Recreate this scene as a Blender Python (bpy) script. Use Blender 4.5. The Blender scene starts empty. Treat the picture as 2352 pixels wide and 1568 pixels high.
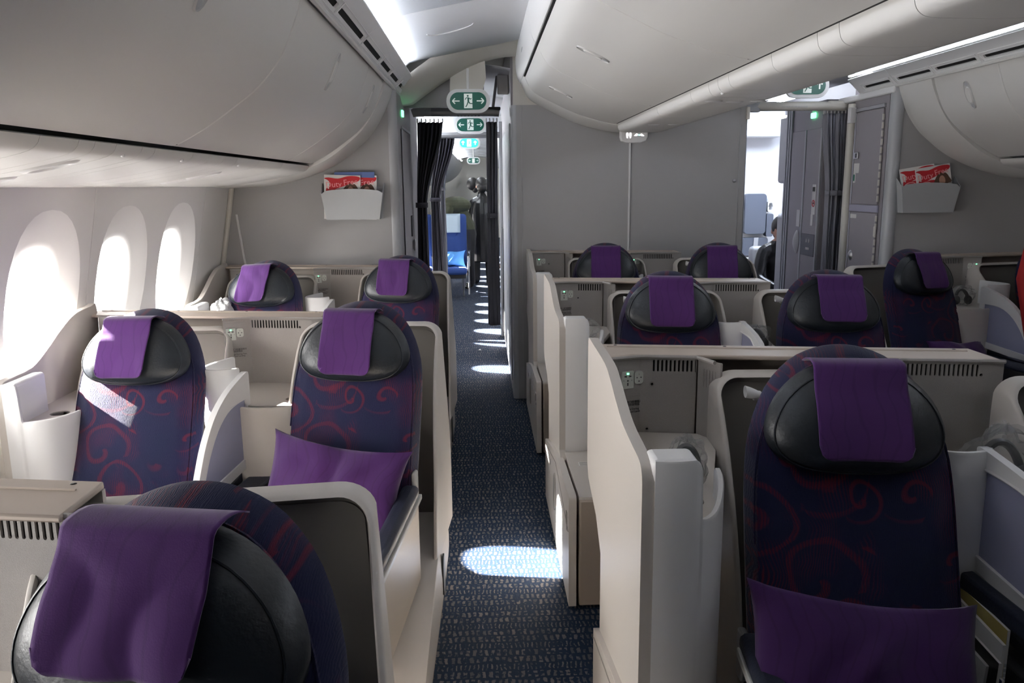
import bpy, bmesh, math, random
from math import sin, cos, pi, radians, atan2, hypot, sqrt, tan
from mathutils import Vector, Matrix
from mathutils.geometry import tessellate_polygon

SC = bpy.context.scene
COL = SC.collection

# ---------------------------------------------------------------- camera
F_PX = 1850.0
def cam_axes(vp=(1106, 426), roll=1.0):
    fwd = Vector(((vp[0]-1176)/F_PX, (vp[1]-784)/F_PX, 1)).normalized()
    t = radians(roll)
    dn = Vector((sin(t), cos(t), 0)); dn = (dn - fwd*dn.dot(fwd)).normalized()
    rt = dn.cross(fwd)
    return rt, fwd, dn
_rt, _fw, _dn = cam_axes()
cd = bpy.data.cameras.new('camera')
cam = bpy.data.objects.new('camera', cd); COL.objects.link(cam)
cd.sensor_width = 36; cd.lens = 36*F_PX/2352; cd.clip_start = .05; cd.clip_end = 200
colX = Vector((_rt.x, _fw.x, -_dn.x)); colY = -Vector((_rt.y, _fw.y, -_dn.y)); colZ = -Vector((_rt.z, _fw.z, -_dn.z))
m3 = Matrix((colX, colY, colZ)).transposed()
cam.matrix_world = Matrix.Translation((0, 0, 1.64)) @ m3.to_4x4()
SC.camera = cam
cd.dof.use_dof = False

# ---------------------------------------------------------------- world, sun, exposure
W = bpy.data.worlds.new('sky'); SC.world = W; W.use_nodes = True
bg = W.node_tree.nodes['Background']; bg.inputs[0].default_value = (1, .985, .96, 1); bg.inputs[1].default_value = 13.5
sd = bpy.data.lights.new('sun', 'SUN'); sd.energy = 115; sd.angle = radians(.6); sd.color = (1, .95, .88)
sun = bpy.data.objects.new('sun', sd); COL.objects.link(sun)
SUN_DIR = Vector((cos(radians(28)), -.28, -sin(radians(28)))).normalized()
sun.rotation_euler = SUN_DIR.to_track_quat('-Z', 'Y').to_euler()
sun.location = (-8, 4, 6)
VS = SC.view_settings
VS.view_transform = 'Standard'; VS.look = 'None'; VS.gamma = 1; VS.use_curve_mapping = False; VS.exposure = 0.9
SC.cycles.max_bounces = 10; SC.cycles.diffuse_bounces = 5; SC.cycles.transparent_max_bounces = 12
SC.cycles.caustics_reflective = False; SC.cycles.caustics_refractive = False
SC.cycles.sample_clamp_indirect = 6
SC.cycles.use_denoising = True

# ---------------------------------------------------------------- mesh helpers
class M:
    def __init__(s): s.v = []; s.f = []
    def add(s, vs, fs, T=None):
        o = len(s.v)
        s.v += [tuple(T @ Vector(p)) if T else tuple(p) for p in vs]
        s.f += [tuple(i+o for i in f) for f in fs]
        return s
    def box(s, x0, x1, y0, y1, z0, z1, T=None):
        return s.add([(x, y, z) for x in (x0, x1) for y in (y0, y1) for z in (z0, z1)],
                     [(0, 1, 3, 2), (4, 6, 7, 5), (0, 4, 5, 1), (2, 3, 7, 6), (0, 2, 6, 4), (1, 5, 7, 3)], T)
    def plate(s, outer, holes, fn, t):
        loops = [list(outer)] + [list(h) for h in holes]
        pts = [p for l in loops for p in l]; n = len(pts)
        tris = tessellate_polygon([[Vector((p[0], p[1], 0)) for p in l] for l in loops])
        vs = [fn(u, v, 0) for u, v in pts] + [fn(u, v, t) for u, v in pts]
        fs = []
        for a, b, c in tris: fs += [(a, b, c), (c+n, b+n, a+n)]
        k = 0
        for l in loops:
            m = len(l)
            fs += [(k+i, k+(i+1) % m, k+(i+1) % m+n, k+i+n) for i in range(m)]
            k += m
        return s.add(vs, fs)
    def face(s, outer, holes, fn):
        loops = [list(outer)] + [list(h) for h in holes]
        pts = [p for l in loops for p in l]
        tris = tessellate_polygon([[Vector((p[0], p[1], 0)) for p in l] for l in loops])
        return s.add([fn(u, v) for u, v in pts], [tuple(t) for t in tris])
    def grid(s, fn, nu, nv, cu=False, cv=False):
        mu = nu if cu else nu+1; mv = nv if cv else nv+1
        vs = [fn(i/nu, j/nv) for i in range(mu) for j in range(mv)]
        fs = [(i*mv+j, ((i+1) % mu)*mv+j, ((i+1) % mu)*mv+(j+1) % mv, i*mv+(j+1) % mv)
              for i in range(nu) for j in range(nv)]
        return s.add(vs, fs)
    def tube(s, path, r, n=8, caps=True, flat=1.0):
        P = [Vector(p) for p in path]; R = r if isinstance(r, (list, tuple)) else [r]*len(P)
        vs = []; up = None
        for i, p in enumerate(P):
            d = (P[min(i+1, len(P)-1)]-P[max(i-1, 0)]).normalized()
            if up is None: up = Vector((0, 0, 1)) if abs(d.z) < .9 else Vector((1, 0, 0))
            a = d.cross(up).normalized(); b = a.cross(d).normalized(); up = b
            vs += [tuple(p+a*(R[i]*flat*cos(2*pi*k/n))+b*(R[i]*sin(2*pi*k/n))) for k in range(n)]
        fs = [(i*n+k, i*n+(k+1) % n, (i+1)*n+(k+1) % n, (i+1)*n+k) for i in range(len(P)-1) for k in range(n)]
        if caps: fs += [tuple(range(n))[::-1], tuple((len(P)-1)*n+k for k in range(n))]
        return s.add(vs, fs)
    def loft(s, rings, closed=True, caps=True):
        n = len(rings[0]); vs = [p for r in rings for p in r]
        fs = [(i*n+k, i*n+(k+1) % n, (i+1)*n+(k+1) % n, (i+1)*n+k) for i in range(len(rings)-1) for k in range(n if closed else n-1)]
        if caps and closed: fs += [tuple(range(n))[::-1], tuple((len(rings)-1)*n+k for k in range(n))]
        return s.add(vs, fs)
    def puff(s, outline, c, front, back, rings=8):
        """disc-like cushion: outline in (u,v), front/back(u,v,r)->xyz"""
        n = len(outline); rs = [i/rings for i in range(1, rings+1)]
        for fn in (front, back):
            vs = [fn(c[0], c[1], 0)]; fs = []
            for r in rs: vs += [fn(c[0]+r*(u-c[0]), c[1]+r*(v-c[1]), r) for u, v in outline]
            fs += [(0, 1+k, 1+(k+1) % n) for k in range(n)]
            for i in range(rings-1):
                a = 1+i*n; b = a+n
                fs += [(a+k, b+k, b+(k+1) % n, a+(k+1) % n) for k in range(n)]
            s.add(vs, fs)
            if fn is front: o1 = len(s.v)-n
            else: o2 = len(s.v)-n
        s.f += [(o1+k, o1+(k+1) % n, o2+(k+1) % n, o2+k) for k in range(n)]
        return s
    def sphere(s, c, r, n=10, m=6, T=None):
        rx, ry, rz = r if isinstance(r, (tuple, list)) else (r, r, r)
        vs = [(c[0]+rx*sin(pi*j/m)*cos(2*pi*i/n), c[1]+ry*sin(pi*j/m)*sin(2*pi*i/n), c[2]+rz*cos(pi*j/m)) for j in range(m+1) for i in range(n)]
        return s.add(vs, [(j*n+i, j*n+(i+1) % n, (j+1)*n+(i+1) % n, (j+1)*n+i) for j in range(m) for i in range(n)], T)

def rrect(u0, u1, v0, v1, r, n=4):
    o = []
    for cx, cy, a in ((u1-r, v1-r, 0), (u0+r, v1-r, pi/2), (u0+r, v0+r, pi), (u1-r, v0+r, 1.5*pi)):
        o += [(cx+r*cos(a+k*pi/2/n), cy+r*sin(a+k*pi/2/n)) for k in range(n+1)]
    return o
def ell(cu, cv, a, b, n=16): return [(cu+a*cos(2*pi*k/n), cv+b*sin(2*pi*k/n)) for k in range(n)]
def smooth_line(P, n=6, closed=False):
    """Catmull-Rom through P"""
    out = []; m = len(P)
    for i in range(m if closed else m-1):
        g = lambda k: P[k % m] if closed else P[max(0, min(m-1, k))]
        a, b, c, d = g(i-1), g(i), g(i+1), g(i+2)
        for k in range(n):
            t = k/n
            out.append(tuple(.5*((2*b[q])+(-a[q]+c[q])*t+(2*a[q]-5*b[q]+4*c[q]-d[q])*t*t+(-a[q]+3*b[q]-3*c[q]+d[q])*t**3) for q in range(len(b))))
    if not closed: out.append(tuple(P[-1]))
    return out
def lerp(a, b, t): return a+(b-a)*t
def interp(tab, x):
    if x <= tab[0][0]: return tab[0][1]
    for (a, p), (b, q) in zip(tab, tab[1:]):
        if x <= b: return p+(q-p)*(x-a)/(b-a)
    return tab[-1][1]

def mesh_of(name, m, mat, smooth=35):
    me = bpy.data.meshes.new(name); me.from_pydata(m.v, [], m.f)
    bm = bmesh.new(); bm.from_mesh(me)
    bmesh.ops.remove_doubles(bm, verts=bm.verts, dist=1e-5)
    bmesh.ops.recalc_face_normals(bm, faces=bm.faces)
    bm.to_mesh(me); bm.free()
    for x in (mat if isinstance(mat, (list, tuple)) else [mat]): me.materials.append(x)
    if smooth:
        me.polygons.foreach_set('use_smooth', [True]*len(me.polygons))
        me.set_sharp_from_angle(angle=radians(smooth))
    return me
def obj(name, m, mat, parent=None, bevel=0, seg=2, smooth=35, label=None, cat=None, group=None, kind=None, solid=0, subd=0):
    me = m if isinstance(m, bpy.types.Mesh) else mesh_of(name, m, mat, smooth)
    o = bpy.data.objects.new(name, me); COL.objects.link(o)
    if parent: o.parent = parent
    if solid:
        md = o.modifiers.new('thick', 'SOLIDIFY'); md.thickness = solid; md.offset = 0
    if bevel:
        md = o.modifiers.new('bevel', 'BEVEL'); md.width = bevel; md.segments = seg; md.limit_method = 'ANGLE'; md.angle_limit = radians(40); md.harden_normals = False
    if subd:
        md = o.modifiers.new('sub', 'SUBSURF'); md.levels = subd; md.render_levels = subd
    tag(o, label, cat, group, kind)
    return o
def tag(o, label=None, cat=None, group=None, kind=None):
    if label: o['label'] = label
    if cat: o['category'] = cat
    if group: o['group'] = group
    if kind: o['kind'] = kind
    return o
def thing(name, loc, label, cat, group=None, rz=0):
    o = bpy.data.objects.new(name, None); COL.objects.link(o); o.empty_display_size = .1
    o.location = loc; o.rotation_euler = (0, 0, rz)
    return tag(o, label, cat, group)
def copy_tree(o, parent=None):
    c = o.copy(); COL.objects.link(c)
    if parent: c.parent = parent
    for ch in [k for k in KIDS.get(o.name, [])] : copy_tree(ch, c)
    return c
KIDS = {}
def index_kids():
    KIDS.clear()
    for o in bpy.data.objects:
        if o.parent: KIDS.setdefault(o.parent.name, []).append(o)
def dup(root, loc, label, group=None, rz=None, mirror=False):
    index_kids()
    c = copy_tree(root); c.location = loc
    if rz is not None: c.rotation_euler = (0, 0, rz)
    if mirror: c.scale = (-1, 1, 1)
    c['label'] = label
    if group: c['group'] = group
    return c
_tc = {}
def text_mesh(body, size, mat, depth=.0004, align='CENTER'):
    key = (body, size, mat.name, align)
    if key in _tc: return _tc[key]
    cu = bpy.data.curves.new('text', 'FONT'); cu.body = body; cu.size = size; cu.align_x = align; cu.align_y = 'CENTER'
    cu.extrude = depth; cu.resolution_u = 2
    o = bpy.data.objects.new('text', cu); COL.objects.link(o)
    dg = bpy.context.evaluated_depsgraph_get()
    me = bpy.data.meshes.new_from_object(o.evaluated_get(dg)); me.materials.clear(); me.materials.append(mat)
    bpy.data.objects.remove(o); _tc[key] = me
    return me
def text(name, body, size, mat, M4, parent=None, **kw):
    """text lies in local xy of M4"""
    o = bpy.data.objects.new(name, text_mesh(body, size, mat)); COL.objects.link(o)
    if parent: o.parent = parent
    o.matrix_local = M4
    return tag(o, **kw)
def facing_cam(x, y, z, rz=0):   # text plane upright, reading from -y
    return Matrix.Translation((x, y, z)) @ Matrix.Rotation(rz, 4, 'Z') @ Matrix.Rotation(pi/2, 4, 'X')

# ---------------------------------------------------------------- materials
def mat(name, col, rough=.5, metal=0, bump=None, emit=None, spec=.5, coat=0, var=None, alpha=None):
    m = bpy.data.materials.new(name); m.use_nodes = True
    nt = m.node_tree; b = nt.nodes['Principled BSDF']
    b.inputs['Base Color'].default_value = (*col, 1); b.inputs['Roughness'].default_value = rough
    b.inputs['Metallic'].default_value = metal; b.inputs['Specular IOR Level'].default_value = spec
    if coat: b.inputs['Coat Weight'].default_value = coat; b.inputs['Coat Roughness'].default_value = .2
    if emit: b.inputs['Emission Color'].default_value = (*emit[0], 1); b.inputs['Emission Strength'].default_value = emit[1]
    if alpha is not None: b.inputs['Alpha'].default_value = alpha
    if bump or var:
        tc = nt.nodes.new('ShaderNodeTexCoord')
        if bump:
            n = nt.nodes.new('ShaderNodeTexNoise'); n.inputs['Scale'].default_value = bump[0]; n.inputs['Detail'].default_value = 3
            if len(bump) > 2:
                mp = nt.nodes.new('ShaderNodeMapping'); mp.inputs['Scale'].default_value = bump[2]
                nt.links.new(tc.outputs['Object'], mp.inputs[0]); nt.links.new(mp.outputs[0], n.inputs['Vector'])
            else: nt.links.new(tc.outputs['Object'], n.inputs['Vector'])
            bp = nt.nodes.new('ShaderNodeBump'); bp.inputs['Strength'].default_value = bump[1]; bp.inputs['Distance'].default_value = .004
            nt.links.new(n.outputs[0], bp.inputs['Height']); nt.links.new(bp.outputs[0], b.inputs['Normal'])
        if var:   # (scale, amount, mapping scale)
            n2 = nt.nodes.new('ShaderNodeTexNoise'); n2.inputs['Scale'].default_value = var[0]; n2.inputs['Detail'].default_value = 4
            if len(var) > 2:
                mp = nt.nodes.new('ShaderNodeMapping'); mp.inputs['Scale'].default_value = var[2]
                nt.links.new(tc.outputs['Object'], mp.inputs[0]); nt.links.new(mp.outputs[0], n2.inputs['Vector'])
            else: nt.links.new(tc.outputs['Object'], n2.inputs['Vector'])
            mx = nt.nodes.new('ShaderNodeMix'); mx.data_type = 'RGBA'
            mx.inputs['A'].default_value = (*[c*(1-var[1]) for c in col], 1); mx.inputs['B'].default_value = (*[min(1, c*(1+var[1])) for c in col], 1)
            nt.links.new(n2.outputs[0], mx.inputs['Factor']); nt.links.new(mx.outputs['Result'], b.inputs['Base Color'])
    return m

def node_kit(m):
    nt = m.node_tree
    def N(t, **kw):
        n = nt.nodes.new(t)
        for k, v in kw.items():
            if k.startswith('_'): setattr(n, k[1:], v)
            else:
                s = n.inputs[int(k[1:])] if k[0] == 'i' and k[1:].isdigit() else n.inputs[k]
                if hasattr(v, 'is_linked') or isinstance(v, bpy.types.NodeSocket): nt.links.new(v, s)
                else: s.default_value = v
        return n
    def MA(op, a, b=None, c=None):
        kw = {'_operation': op, 'i0': a}
        if b is not None: kw['i1'] = b
        if c is not None: kw['i2'] = c
        return N('ShaderNodeMath', **kw).outputs[0]
    return nt, N, MA

def fabric_swirl(name):
    m = mat(name, (.02, .02, .07), .85, spec=.2)
    nt, N, MA = node_kit(m); b = nt.nodes['Principled BSDF']
    tc = N('ShaderNodeTexCoord').outputs['Object']
    flat = N('ShaderNodeMapping', Vector=tc, Scale=(1, .0, 1)).outputs[0]
    wob = N('ShaderNodeTexNoise', Vector=flat, Scale=5.0, Detail=1.0)
    off = N('ShaderNodeVectorMath', _operation='SUBTRACT', i0=wob.outputs['Color'], i1=(.5, .5, .5)).outputs[0]
    sc = N('ShaderNodeVectorMath', _operation='SCALE', i0=off); sc.inputs['Scale'].default_value = .09
    p = N('ShaderNodeVectorMath', _operation='ADD', i0=flat, i1=sc.outputs[0]).outputs[0]
    def curls(scale, turns, hole, seed):
        pv = N('ShaderNodeVectorMath', _operation='ADD', i0=p, i1=(seed, 0, seed*1.7)).outputs[0]
        vo = N('ShaderNodeTexVoronoi', Vector=pv, Scale=scale, Randomness=.9)
        d = N('ShaderNodeVectorMath', _operation='SUBTRACT', i0=pv, i1=vo.outputs['Position']).outputs[0]
        xyz = N('ShaderNodeSeparateXYZ', Vector=d)
        ang = MA('ARCTAN2', xyz.outputs[2], xyz.outputs[0])
        r = MA('MULTIPLY', N('ShaderNodeVectorMath', _operation='LENGTH', i0=d).outputs['Value'], scale)
        rnd = N('ShaderNodeSeparateColor', Color=vo.outputs['Color'])
        ang2 = MA('ADD', ang, MA('MULTIPLY', rnd.outputs[0], 6.28))
        s = MA('SINE', MA('ADD', ang2, MA('MULTIPLY', r, turns)))
        line = N('ShaderNodeMapRange', Value=s); line.inputs[1].default_value = .62; line.inputs[2].default_value = .95
        rad = N('ShaderNodeMapRange', Value=r); rad.inputs[1].default_value = hole; rad.inputs[2].default_value = hole*.75
        pick = MA('GREATER_THAN', rnd.outputs[1], .35)
        return MA('MULTIPLY', MA('MULTIPLY', line.outputs[0], rad.outputs[0]), pick)
    c1 = curls(4.6, 26, .72, 3.3); c2 = curls(9.5, 17, .62, 8.1)
    # feathered hatching: fine lines bent by noise, shown in broad patches
    wv = N('ShaderNodeTexWave', Vector=p, Scale=46.0, Distortion=12.0, Detail=1.5, **{'Detail Scale': .35})
    hat = N('ShaderNodeMapRange', Value=wv.outputs['Fac']); hat.inputs[1].default_value = .55; hat.inputs[2].default_value = .8
    pt = N('ShaderNodeTexNoise', Vector=flat, Scale=6.0, Detail=2.0)
    patch = N('ShaderNodeMapRange', Value=pt.outputs[0]); patch.inputs[1].default_value = .50; patch.inputs[2].default_value = .66
    c3 = MA('MULTIPLY', MA('MULTIPLY', hat.outputs[0], patch.outputs[0]), .75)
    c1 = MA('MULTIPLY', c1, MA('ADD', .35, MA('MULTIPLY', hat.outputs[0], .65)))
    allm = MA('MINIMUM', MA('ADD', MA('ADD', c1, MA('MULTIPLY', c2, .8)), c3), 1.0)
    fine = N('ShaderNodeTexNoise', Vector=tc, Scale=260.0, Detail=2.0)
    allm = MA('MULTIPLY', allm, MA('ADD', .45, MA('MULTIPLY', fine.outputs[0], .7)))
    base = N('ShaderNodeMix', _data_type='RGBA', Factor=pt.outputs[0])
    base.inputs['A'].default_value = (.006, .012, .040, 1); base.inputs['B'].default_value = (.013, .009, .043, 1)
    mx = N('ShaderNodeMix', _data_type='RGBA', Factor=allm, A=base.outputs['Result']); mx.inputs['B'].default_value = (.115, .009, .022, 1)
    nt.links.new(mx.outputs['Result'], b.inputs['Base Color'])
    rib = N('ShaderNodeTexWave', Vector=p, Scale=110.0, Distortion=8.0, Detail=2.0)
    bp = N('ShaderNodeBump', Strength=.28, Distance=.0015, Height=MA('ADD', rib.outputs['Fac'], fine.outputs[0]))
    nt.links.new(bp.outputs[0], b.inputs['Normal'])
    b.inputs['Sheen Weight'].default_value = .15
    return m

def cloth_mat(name, col):
    m = mat(name, col, .9, spec=.15)
    nt, N, MA = node_kit(m); b = nt.nodes['Principled BSDF']
    tc = N('ShaderNodeTexCoord').outputs['Object']
    wv = N('ShaderNodeTexWave', Vector=tc, Scale=9.0, Distortion=14.0, Detail=1.0, **{'Detail Scale': .8})
    ln = N('ShaderNodeMapRange', Value=wv.outputs['Fac']); ln.inputs[1].default_value = .0; ln.inputs[2].default_value = .12
    mx = N('ShaderNodeMix', _data_type='RGBA', Factor=ln.outputs[0]); mx.inputs['A'].default_value = (*[c*.86 for c in col], 1); mx.inputs['B'].default_value = (*col, 1)
    nt.links.new(mx.outputs['Result'], b.inputs['Base Color'])
    n = N('ShaderNodeTexNoise', Vector=tc, Scale=420.0, Detail=2.0); n2 = N('ShaderNodeTexNoise', Vector=tc, Scale=14.0, Detail=3.0)
    bp = N('ShaderNodeBump', Strength=.3, Distance=.003, Height=MA('ADD', MA('MULTIPLY', n.outputs[0], .35), n2.outputs[0]))
    nt.links.new(bp.outputs[0], b.inputs['Normal']); b.inputs['Sheen Weight'].default_value = .25
    return m

def carpet_mat():
    m = mat('aisle_carpet', (.03, .05, .09), .95, spec=.1)
    nt, N, MA = node_kit(m); b = nt.nodes['Principled BSDF']
    tc = N('ShaderNodeTexCoord').outputs['Object']
    wob = N('ShaderNodeTexNoise', Vector=tc, Scale=30.0, Detail=2.0)
    off = N('ShaderNodeVectorMath', _operation='SUBTRACT', i0=wob.outputs['Color'], i1=(.5, .5, .5)).outputs[0]
    sc = N('ShaderNodeVectorMath', _operation='SCALE', i0=off); sc.inputs['Scale'].default_value = .020
    p = N('ShaderNodeVectorMath', _operation='ADD', i0=tc, i1=sc.outputs[0]).outputs[0]
    br = N('ShaderNodeTexBrick', Vector=p, Scale=1.0, **{'Mortar Size': .0058, 'Brick Width': .022, 'Row Height': .044, 'Mortar Smooth': .25, 'Bias': 0.0})
    br.offset = .37; br.squash = .7; br.squash_frequency = 3
    br.inputs['Color1'].default_value = (.125, .118, .115, 1); br.inputs['Color2'].default_value = (.06, .063, .072, 1); br.inputs['Mortar'].default_value = (.010, .020, .042, 1)
    big = N('ShaderNodeTexNoise', Vector=tc, Scale=40.0, Detail=3.0)
    drop = N('ShaderNodeMapRange', Value=big.outputs[0]); drop.inputs[1].default_value = .42; drop.inputs[2].default_value = .5
    mx = N('ShaderNodeMix', _data_type='RGBA', Factor=drop.outputs[0], B=br.outputs['Color']); mx.inputs['A'].default_value = (.011, .022, .045, 1)
    nt.links.new(mx.outputs['Result'], b.inputs['Base Color'])
    fz = N('ShaderNodeTexNoise', Vector=tc, Scale=700.0, Detail=2.0)
    bp = N('ShaderNodeBump', Strength=.6, Distance=.003, Height=MA('ADD', fz.outputs[0], MA('MULTIPLY', br.outputs['Fac'], -.6)))
    nt.links.new(bp.outputs[0], b.inputs['Normal'])
    return m

def glass_mat(name, tint=(1, 1, 1), gloss=.08, haze=0):
    m = bpy.data.materials.new(name); m.use_nodes = True; nt, N, MA = node_kit(m)
    nt.nodes.remove(nt.nodes['Principled BSDF'])
    t = N('ShaderNodeBsdfTransparent', Color=(*tint, 1)); g = N('ShaderNodeBsdfGlossy', Roughness=.03)
    fr = N('ShaderNodeFresnel', IOR=1.3)
    s = N('ShaderNodeMixShader', i0=MA('MULTIPLY', fr.outputs[0], gloss*10), i1=t.outputs[0], i2=g.outputs[0])
    if haze:
        d = N('ShaderNodeBsdfDiffuse', Color=(*tint, 1)); s = N('ShaderNodeMixShader', i0=haze, i1=s.outputs[0], i2=d.outputs[0])
    nt.links.new(s.outputs[0], nt.nodes['Material Output'].inputs[0])
    return m

SWIRL = fabric_swirl('seat_fabric')
LEATHER = mat('dark_leather', (.009, .012, .017), .40, bump=(90, .25), spec=.45)
ARMPAD = mat('armrest_leather', (.012, .016, .034), .5, bump=(120, .2))
PURPLE = cloth_mat('purple_cloth', (.066, .019, .115))
PILLOWM = cloth_mat('pillow_cloth', (.048, .014, .088))
BEIGE = mat('beige_plastic', (.57, .53, .49), .42, bump=(500, .06))
SPECK = mat('speckled_plastic', (.38, .355, .335), .55, bump=(650, .35), var=(400, .10))
LEDGE = mat('ledge_laminate', (.50, .42, .355), .45, var=(6, .05))
WHITEP = mat('white_plastic', (.74, .735, .735), .38)
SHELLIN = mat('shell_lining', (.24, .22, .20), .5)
BROWN = mat('kick_laminate', (.33, .28, .24), .5, bump=(300, .1))
DARK = mat('cavity_shade', (.008, .008, .009), .8)  # near-black colour standing in for shade inside slots and gaps
BLACK = mat('black_plastic', (.015, .015, .017), .4)
BIN = mat('bin_plastic', (.68, .67, .65), .45, bump=(900, .03))
FASCIA = mat('fascia_plastic', (.86, .86, .865), .4)
DOME = mat('dome_plastic', (.72, .73, .75), .45)
SIDEWALL = mat('sidewall_plastic', (.82, .815, .815), .5)
BULK = mat('bulkhead_fabric', (.37, .365, .365), .75, bump=(300, .12, (1, 1, 6)), var=(160, .05, (1, 1, 5)))
POST = mat('grey_post', (.42, .43, .45), .4)
LAV = mat('laminate_mauve', (.30, .28, .30), .45)
CREAM = mat('cream_plastic', (.62, .60, .55), .45)
METAL = mat('brushed_metal', (.5, .5, .52), .3, metal=.9)
RODM = mat('rail_grey', (.30, .30, .31), .35, metal=.4)
CURT = mat('curtain_cloth', (.045, .042, .055), .9, bump=(300, .2))
CURT2 = mat('curtain_grey', (.16, .16, .185), .9, bump=(300, .2))
GREEN = mat('exit_green', (.005, .075, .055), .4, emit=((.01, .25, .16), .05))
GREENLIT = mat('exit_green_lit', (.02, .3, .2), .4, emit=((.03, .6, .4), .9))
SIGNW = mat('exit_white', (.7, .75, .72), .4, emit=((.8, .9, .85), .15))
SIGNLIT = mat('exit_white_lit', (.8, .85, .8), .4, emit=((.85, 1, .95), 1.2))
LED = mat('green_led', (.1, .8, .3), .4, emit=((.15, 1, .4), 2.5))
LEDW = mat('white_led', (.9, .9, 1), .4, emit=((.88, .93, 1), 17))
SOCK = mat('socket_plastic', (.66, .68, .62), .35)
INK = mat('notice_ink', (.05, .05, .05), .6)
PAPER = mat('paper', (.75, .74, .72), .6)
RED = mat('print_red', (.55, .02, .03), .45)
PINK = mat('print_pink', (.85, .38, .38), .45)
HAIRP = mat('print_brown', (.10, .05, .03), .5)
SKIN = mat('skin', (.50, .28, .20), .5)
GLASS = glass_mat('window_glass')
PANE = mat('divider_pane', (.30, .31, .44), .35, spec=.4)
PLASTICBAG = glass_mat('bag_film', (.95, .955, .96), .035, haze=.10)
# ================================================================ STRUCTURE
CX = 1.10                         # cabin centre line
Y0, Y1 = -1.6, 26.0
def mx(x, right): return 2*CX-x if right else x

m = M().box(-2.0, 4.2, Y0, Y1, -.06, 0)
obj('floor', m, carpet_mat(), kind='structure', label='dark blue patterned aisle carpet', smooth=0)
# outer skin that keeps daylight to the windows
m = M().box(-2.0, 4.2, Y0, Y1, 2.80, 2.84)
obj('ceiling', m, CREAM, kind='structure', smooth=0)
m = M().box(-2.0, 4.2, Y0-.05, Y0, -.06, 2.84)
obj('wall_front', m, mat('front_wall_dark', (.05, .048, .05), .9), kind='structure', smooth=0)  # unseen wall, darkened to cut light bounced from behind the camera
m = M().box(-2.0, 4.2, Y1, Y1+.05, -.06, 2.84)
obj('wall_rear', m, CREAM, kind='structure', smooth=0)

WIN_Y = [3.22+.70*k for k in range(-4, 3)] + [7.75, 9.0, 9.7, 10.4, 11.1, 11.8, 12.5, 13.2, 13.9, 14.6, 15.3, 16.7, 18.1, 19.5]
def wall_x(z): return -1.645-(1.65-z)*.20
def ellsq(cy, cz, a, b, p=2.6, n=32):
    o = []
    for k in range(n):
        t = 2*pi*k/n; c, s = cos(t), sin(t)
        o.append((cy+a*abs(c)**(2/p)*(1 if c > 0 else -1), cz+b*abs(s)**(2/p)*(1 if s > 0 else -1)))
    return o
def recess_out(cy): return [(y, z if z < 1.22 else 1.22+(z-1.22)*1.0) for y, z in ellsq(cy, 1.215, .275, .35, 2.3)]
def recess_in(cy): return ellsq(cy, 1.17, .19, .245, 2.7)
for right in (False, True):
    side = 'right' if right else 'left'
    wy = WIN_Y if not right else [8.0, 9.3] 
    # panels between joints; each panel holds one or two window recesses
    fn = lambda u, v, w: (mx(wall_x(v)-w, right), u, v)
    joints = [-1.6, -.63, .77, 2.17, 3.57, 4.97, 5.45, 7.3, 8.3, 8.6, 10.05, 11.45, 12.85, 14.25, 15.65, 17.4, 18.8, 20.2, 26.0] if not right else [-1.6, 5.45, 7.2, 8.6, 10.0, 26.0]
    wall = None
    holes_all = []
    for a, b in zip(joints, joints[1:]):
        hs = [recess_out(y) for y in wy if a < y-.2 and y+.2 < b]
        hs = [[(min(max(p[0], a+.015), b-.015), p[1]) for p in h] for h in hs]
        m = M().plate([(a+.003, .8), (b-.003, .8), (b-.003, 1.72), (a+.003, 1.72)], hs, fn, .008)
        if wall is None: wall = obj('wall_'+side, m, SIDEWALL, kind='structure', smooth=30, label='off-white cabin sidewall lining')
        else: obj('wall_panel', m, SIDEWALL, parent=wall, smooth=30)
        obj('joint_backing', M().plate([(b-.03, .8), (b+.03, .8), (b+.03, 1.72), (b-.03, 1.72)], [], lambda u, v, w: (mx(wall_x(v)-.009-w, right), u, v), .004), SIDEWALL, parent=wall, smooth=0)  # unseen strip added behind each joint against daylight leaks
    m = M()
    m.add([(mx(x, right), y, z) for y in (Y0, Y1) for x, z in ((-1.62, 0), (-1.75, .4), (-1.815, .8))], [(0, 1, 4, 3), (1, 2, 5, 4)])
    m.add([(mx(x, right), y, z) for y in (Y0, Y1) for x, z in ((-1.632, 1.72), (-1.5, 2.1), (-1.2, 2.5), (-.9, 2.8))], [(0, 1, 5, 4), (1, 2, 6, 5), (2, 3, 7, 6)])
    m.add([(mx(x, right), y, z) for y in (Y0, Y1) for x, z in ((-1.95, .79), (-1.8, .79))], [(0, 1, 3, 2)])
    obj('dado_lining', m, SIDEWALL, parent=wall)
    for i, y in enumerate(wy):
        fr = None; m = M()
        A = recess_out(y); B = recess_in(y)
        ring = lambda t, d, bow=0: [((1-t)*a[0]+t*b[0], (1-t)*a[1]+t*b[1], d) for a, b in zip(A, B)]
        rings = [ring(0, 0), ring(.12, .006), ring(.45, .026), ring(.8, .046), ring(.93, .052), ring(.94, .056), ring(1, .062), ring(1, .085)]
        m.loft([[(mx(wall_x(z)-d, right), yy, z) for yy, z, d in r] for r in rings], caps=False)
        w = obj('window_%d' % (i+1+(len(WIN_Y) if right else 0)), m, SIDEWALL, kind='structure', smooth=50)
        m = M().face(recess_in(y), [], lambda u, v: (mx(wall_x(v)-.080, right), u, v))
        obj('pane', m, GLASS, parent=w, smooth=0)
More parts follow.
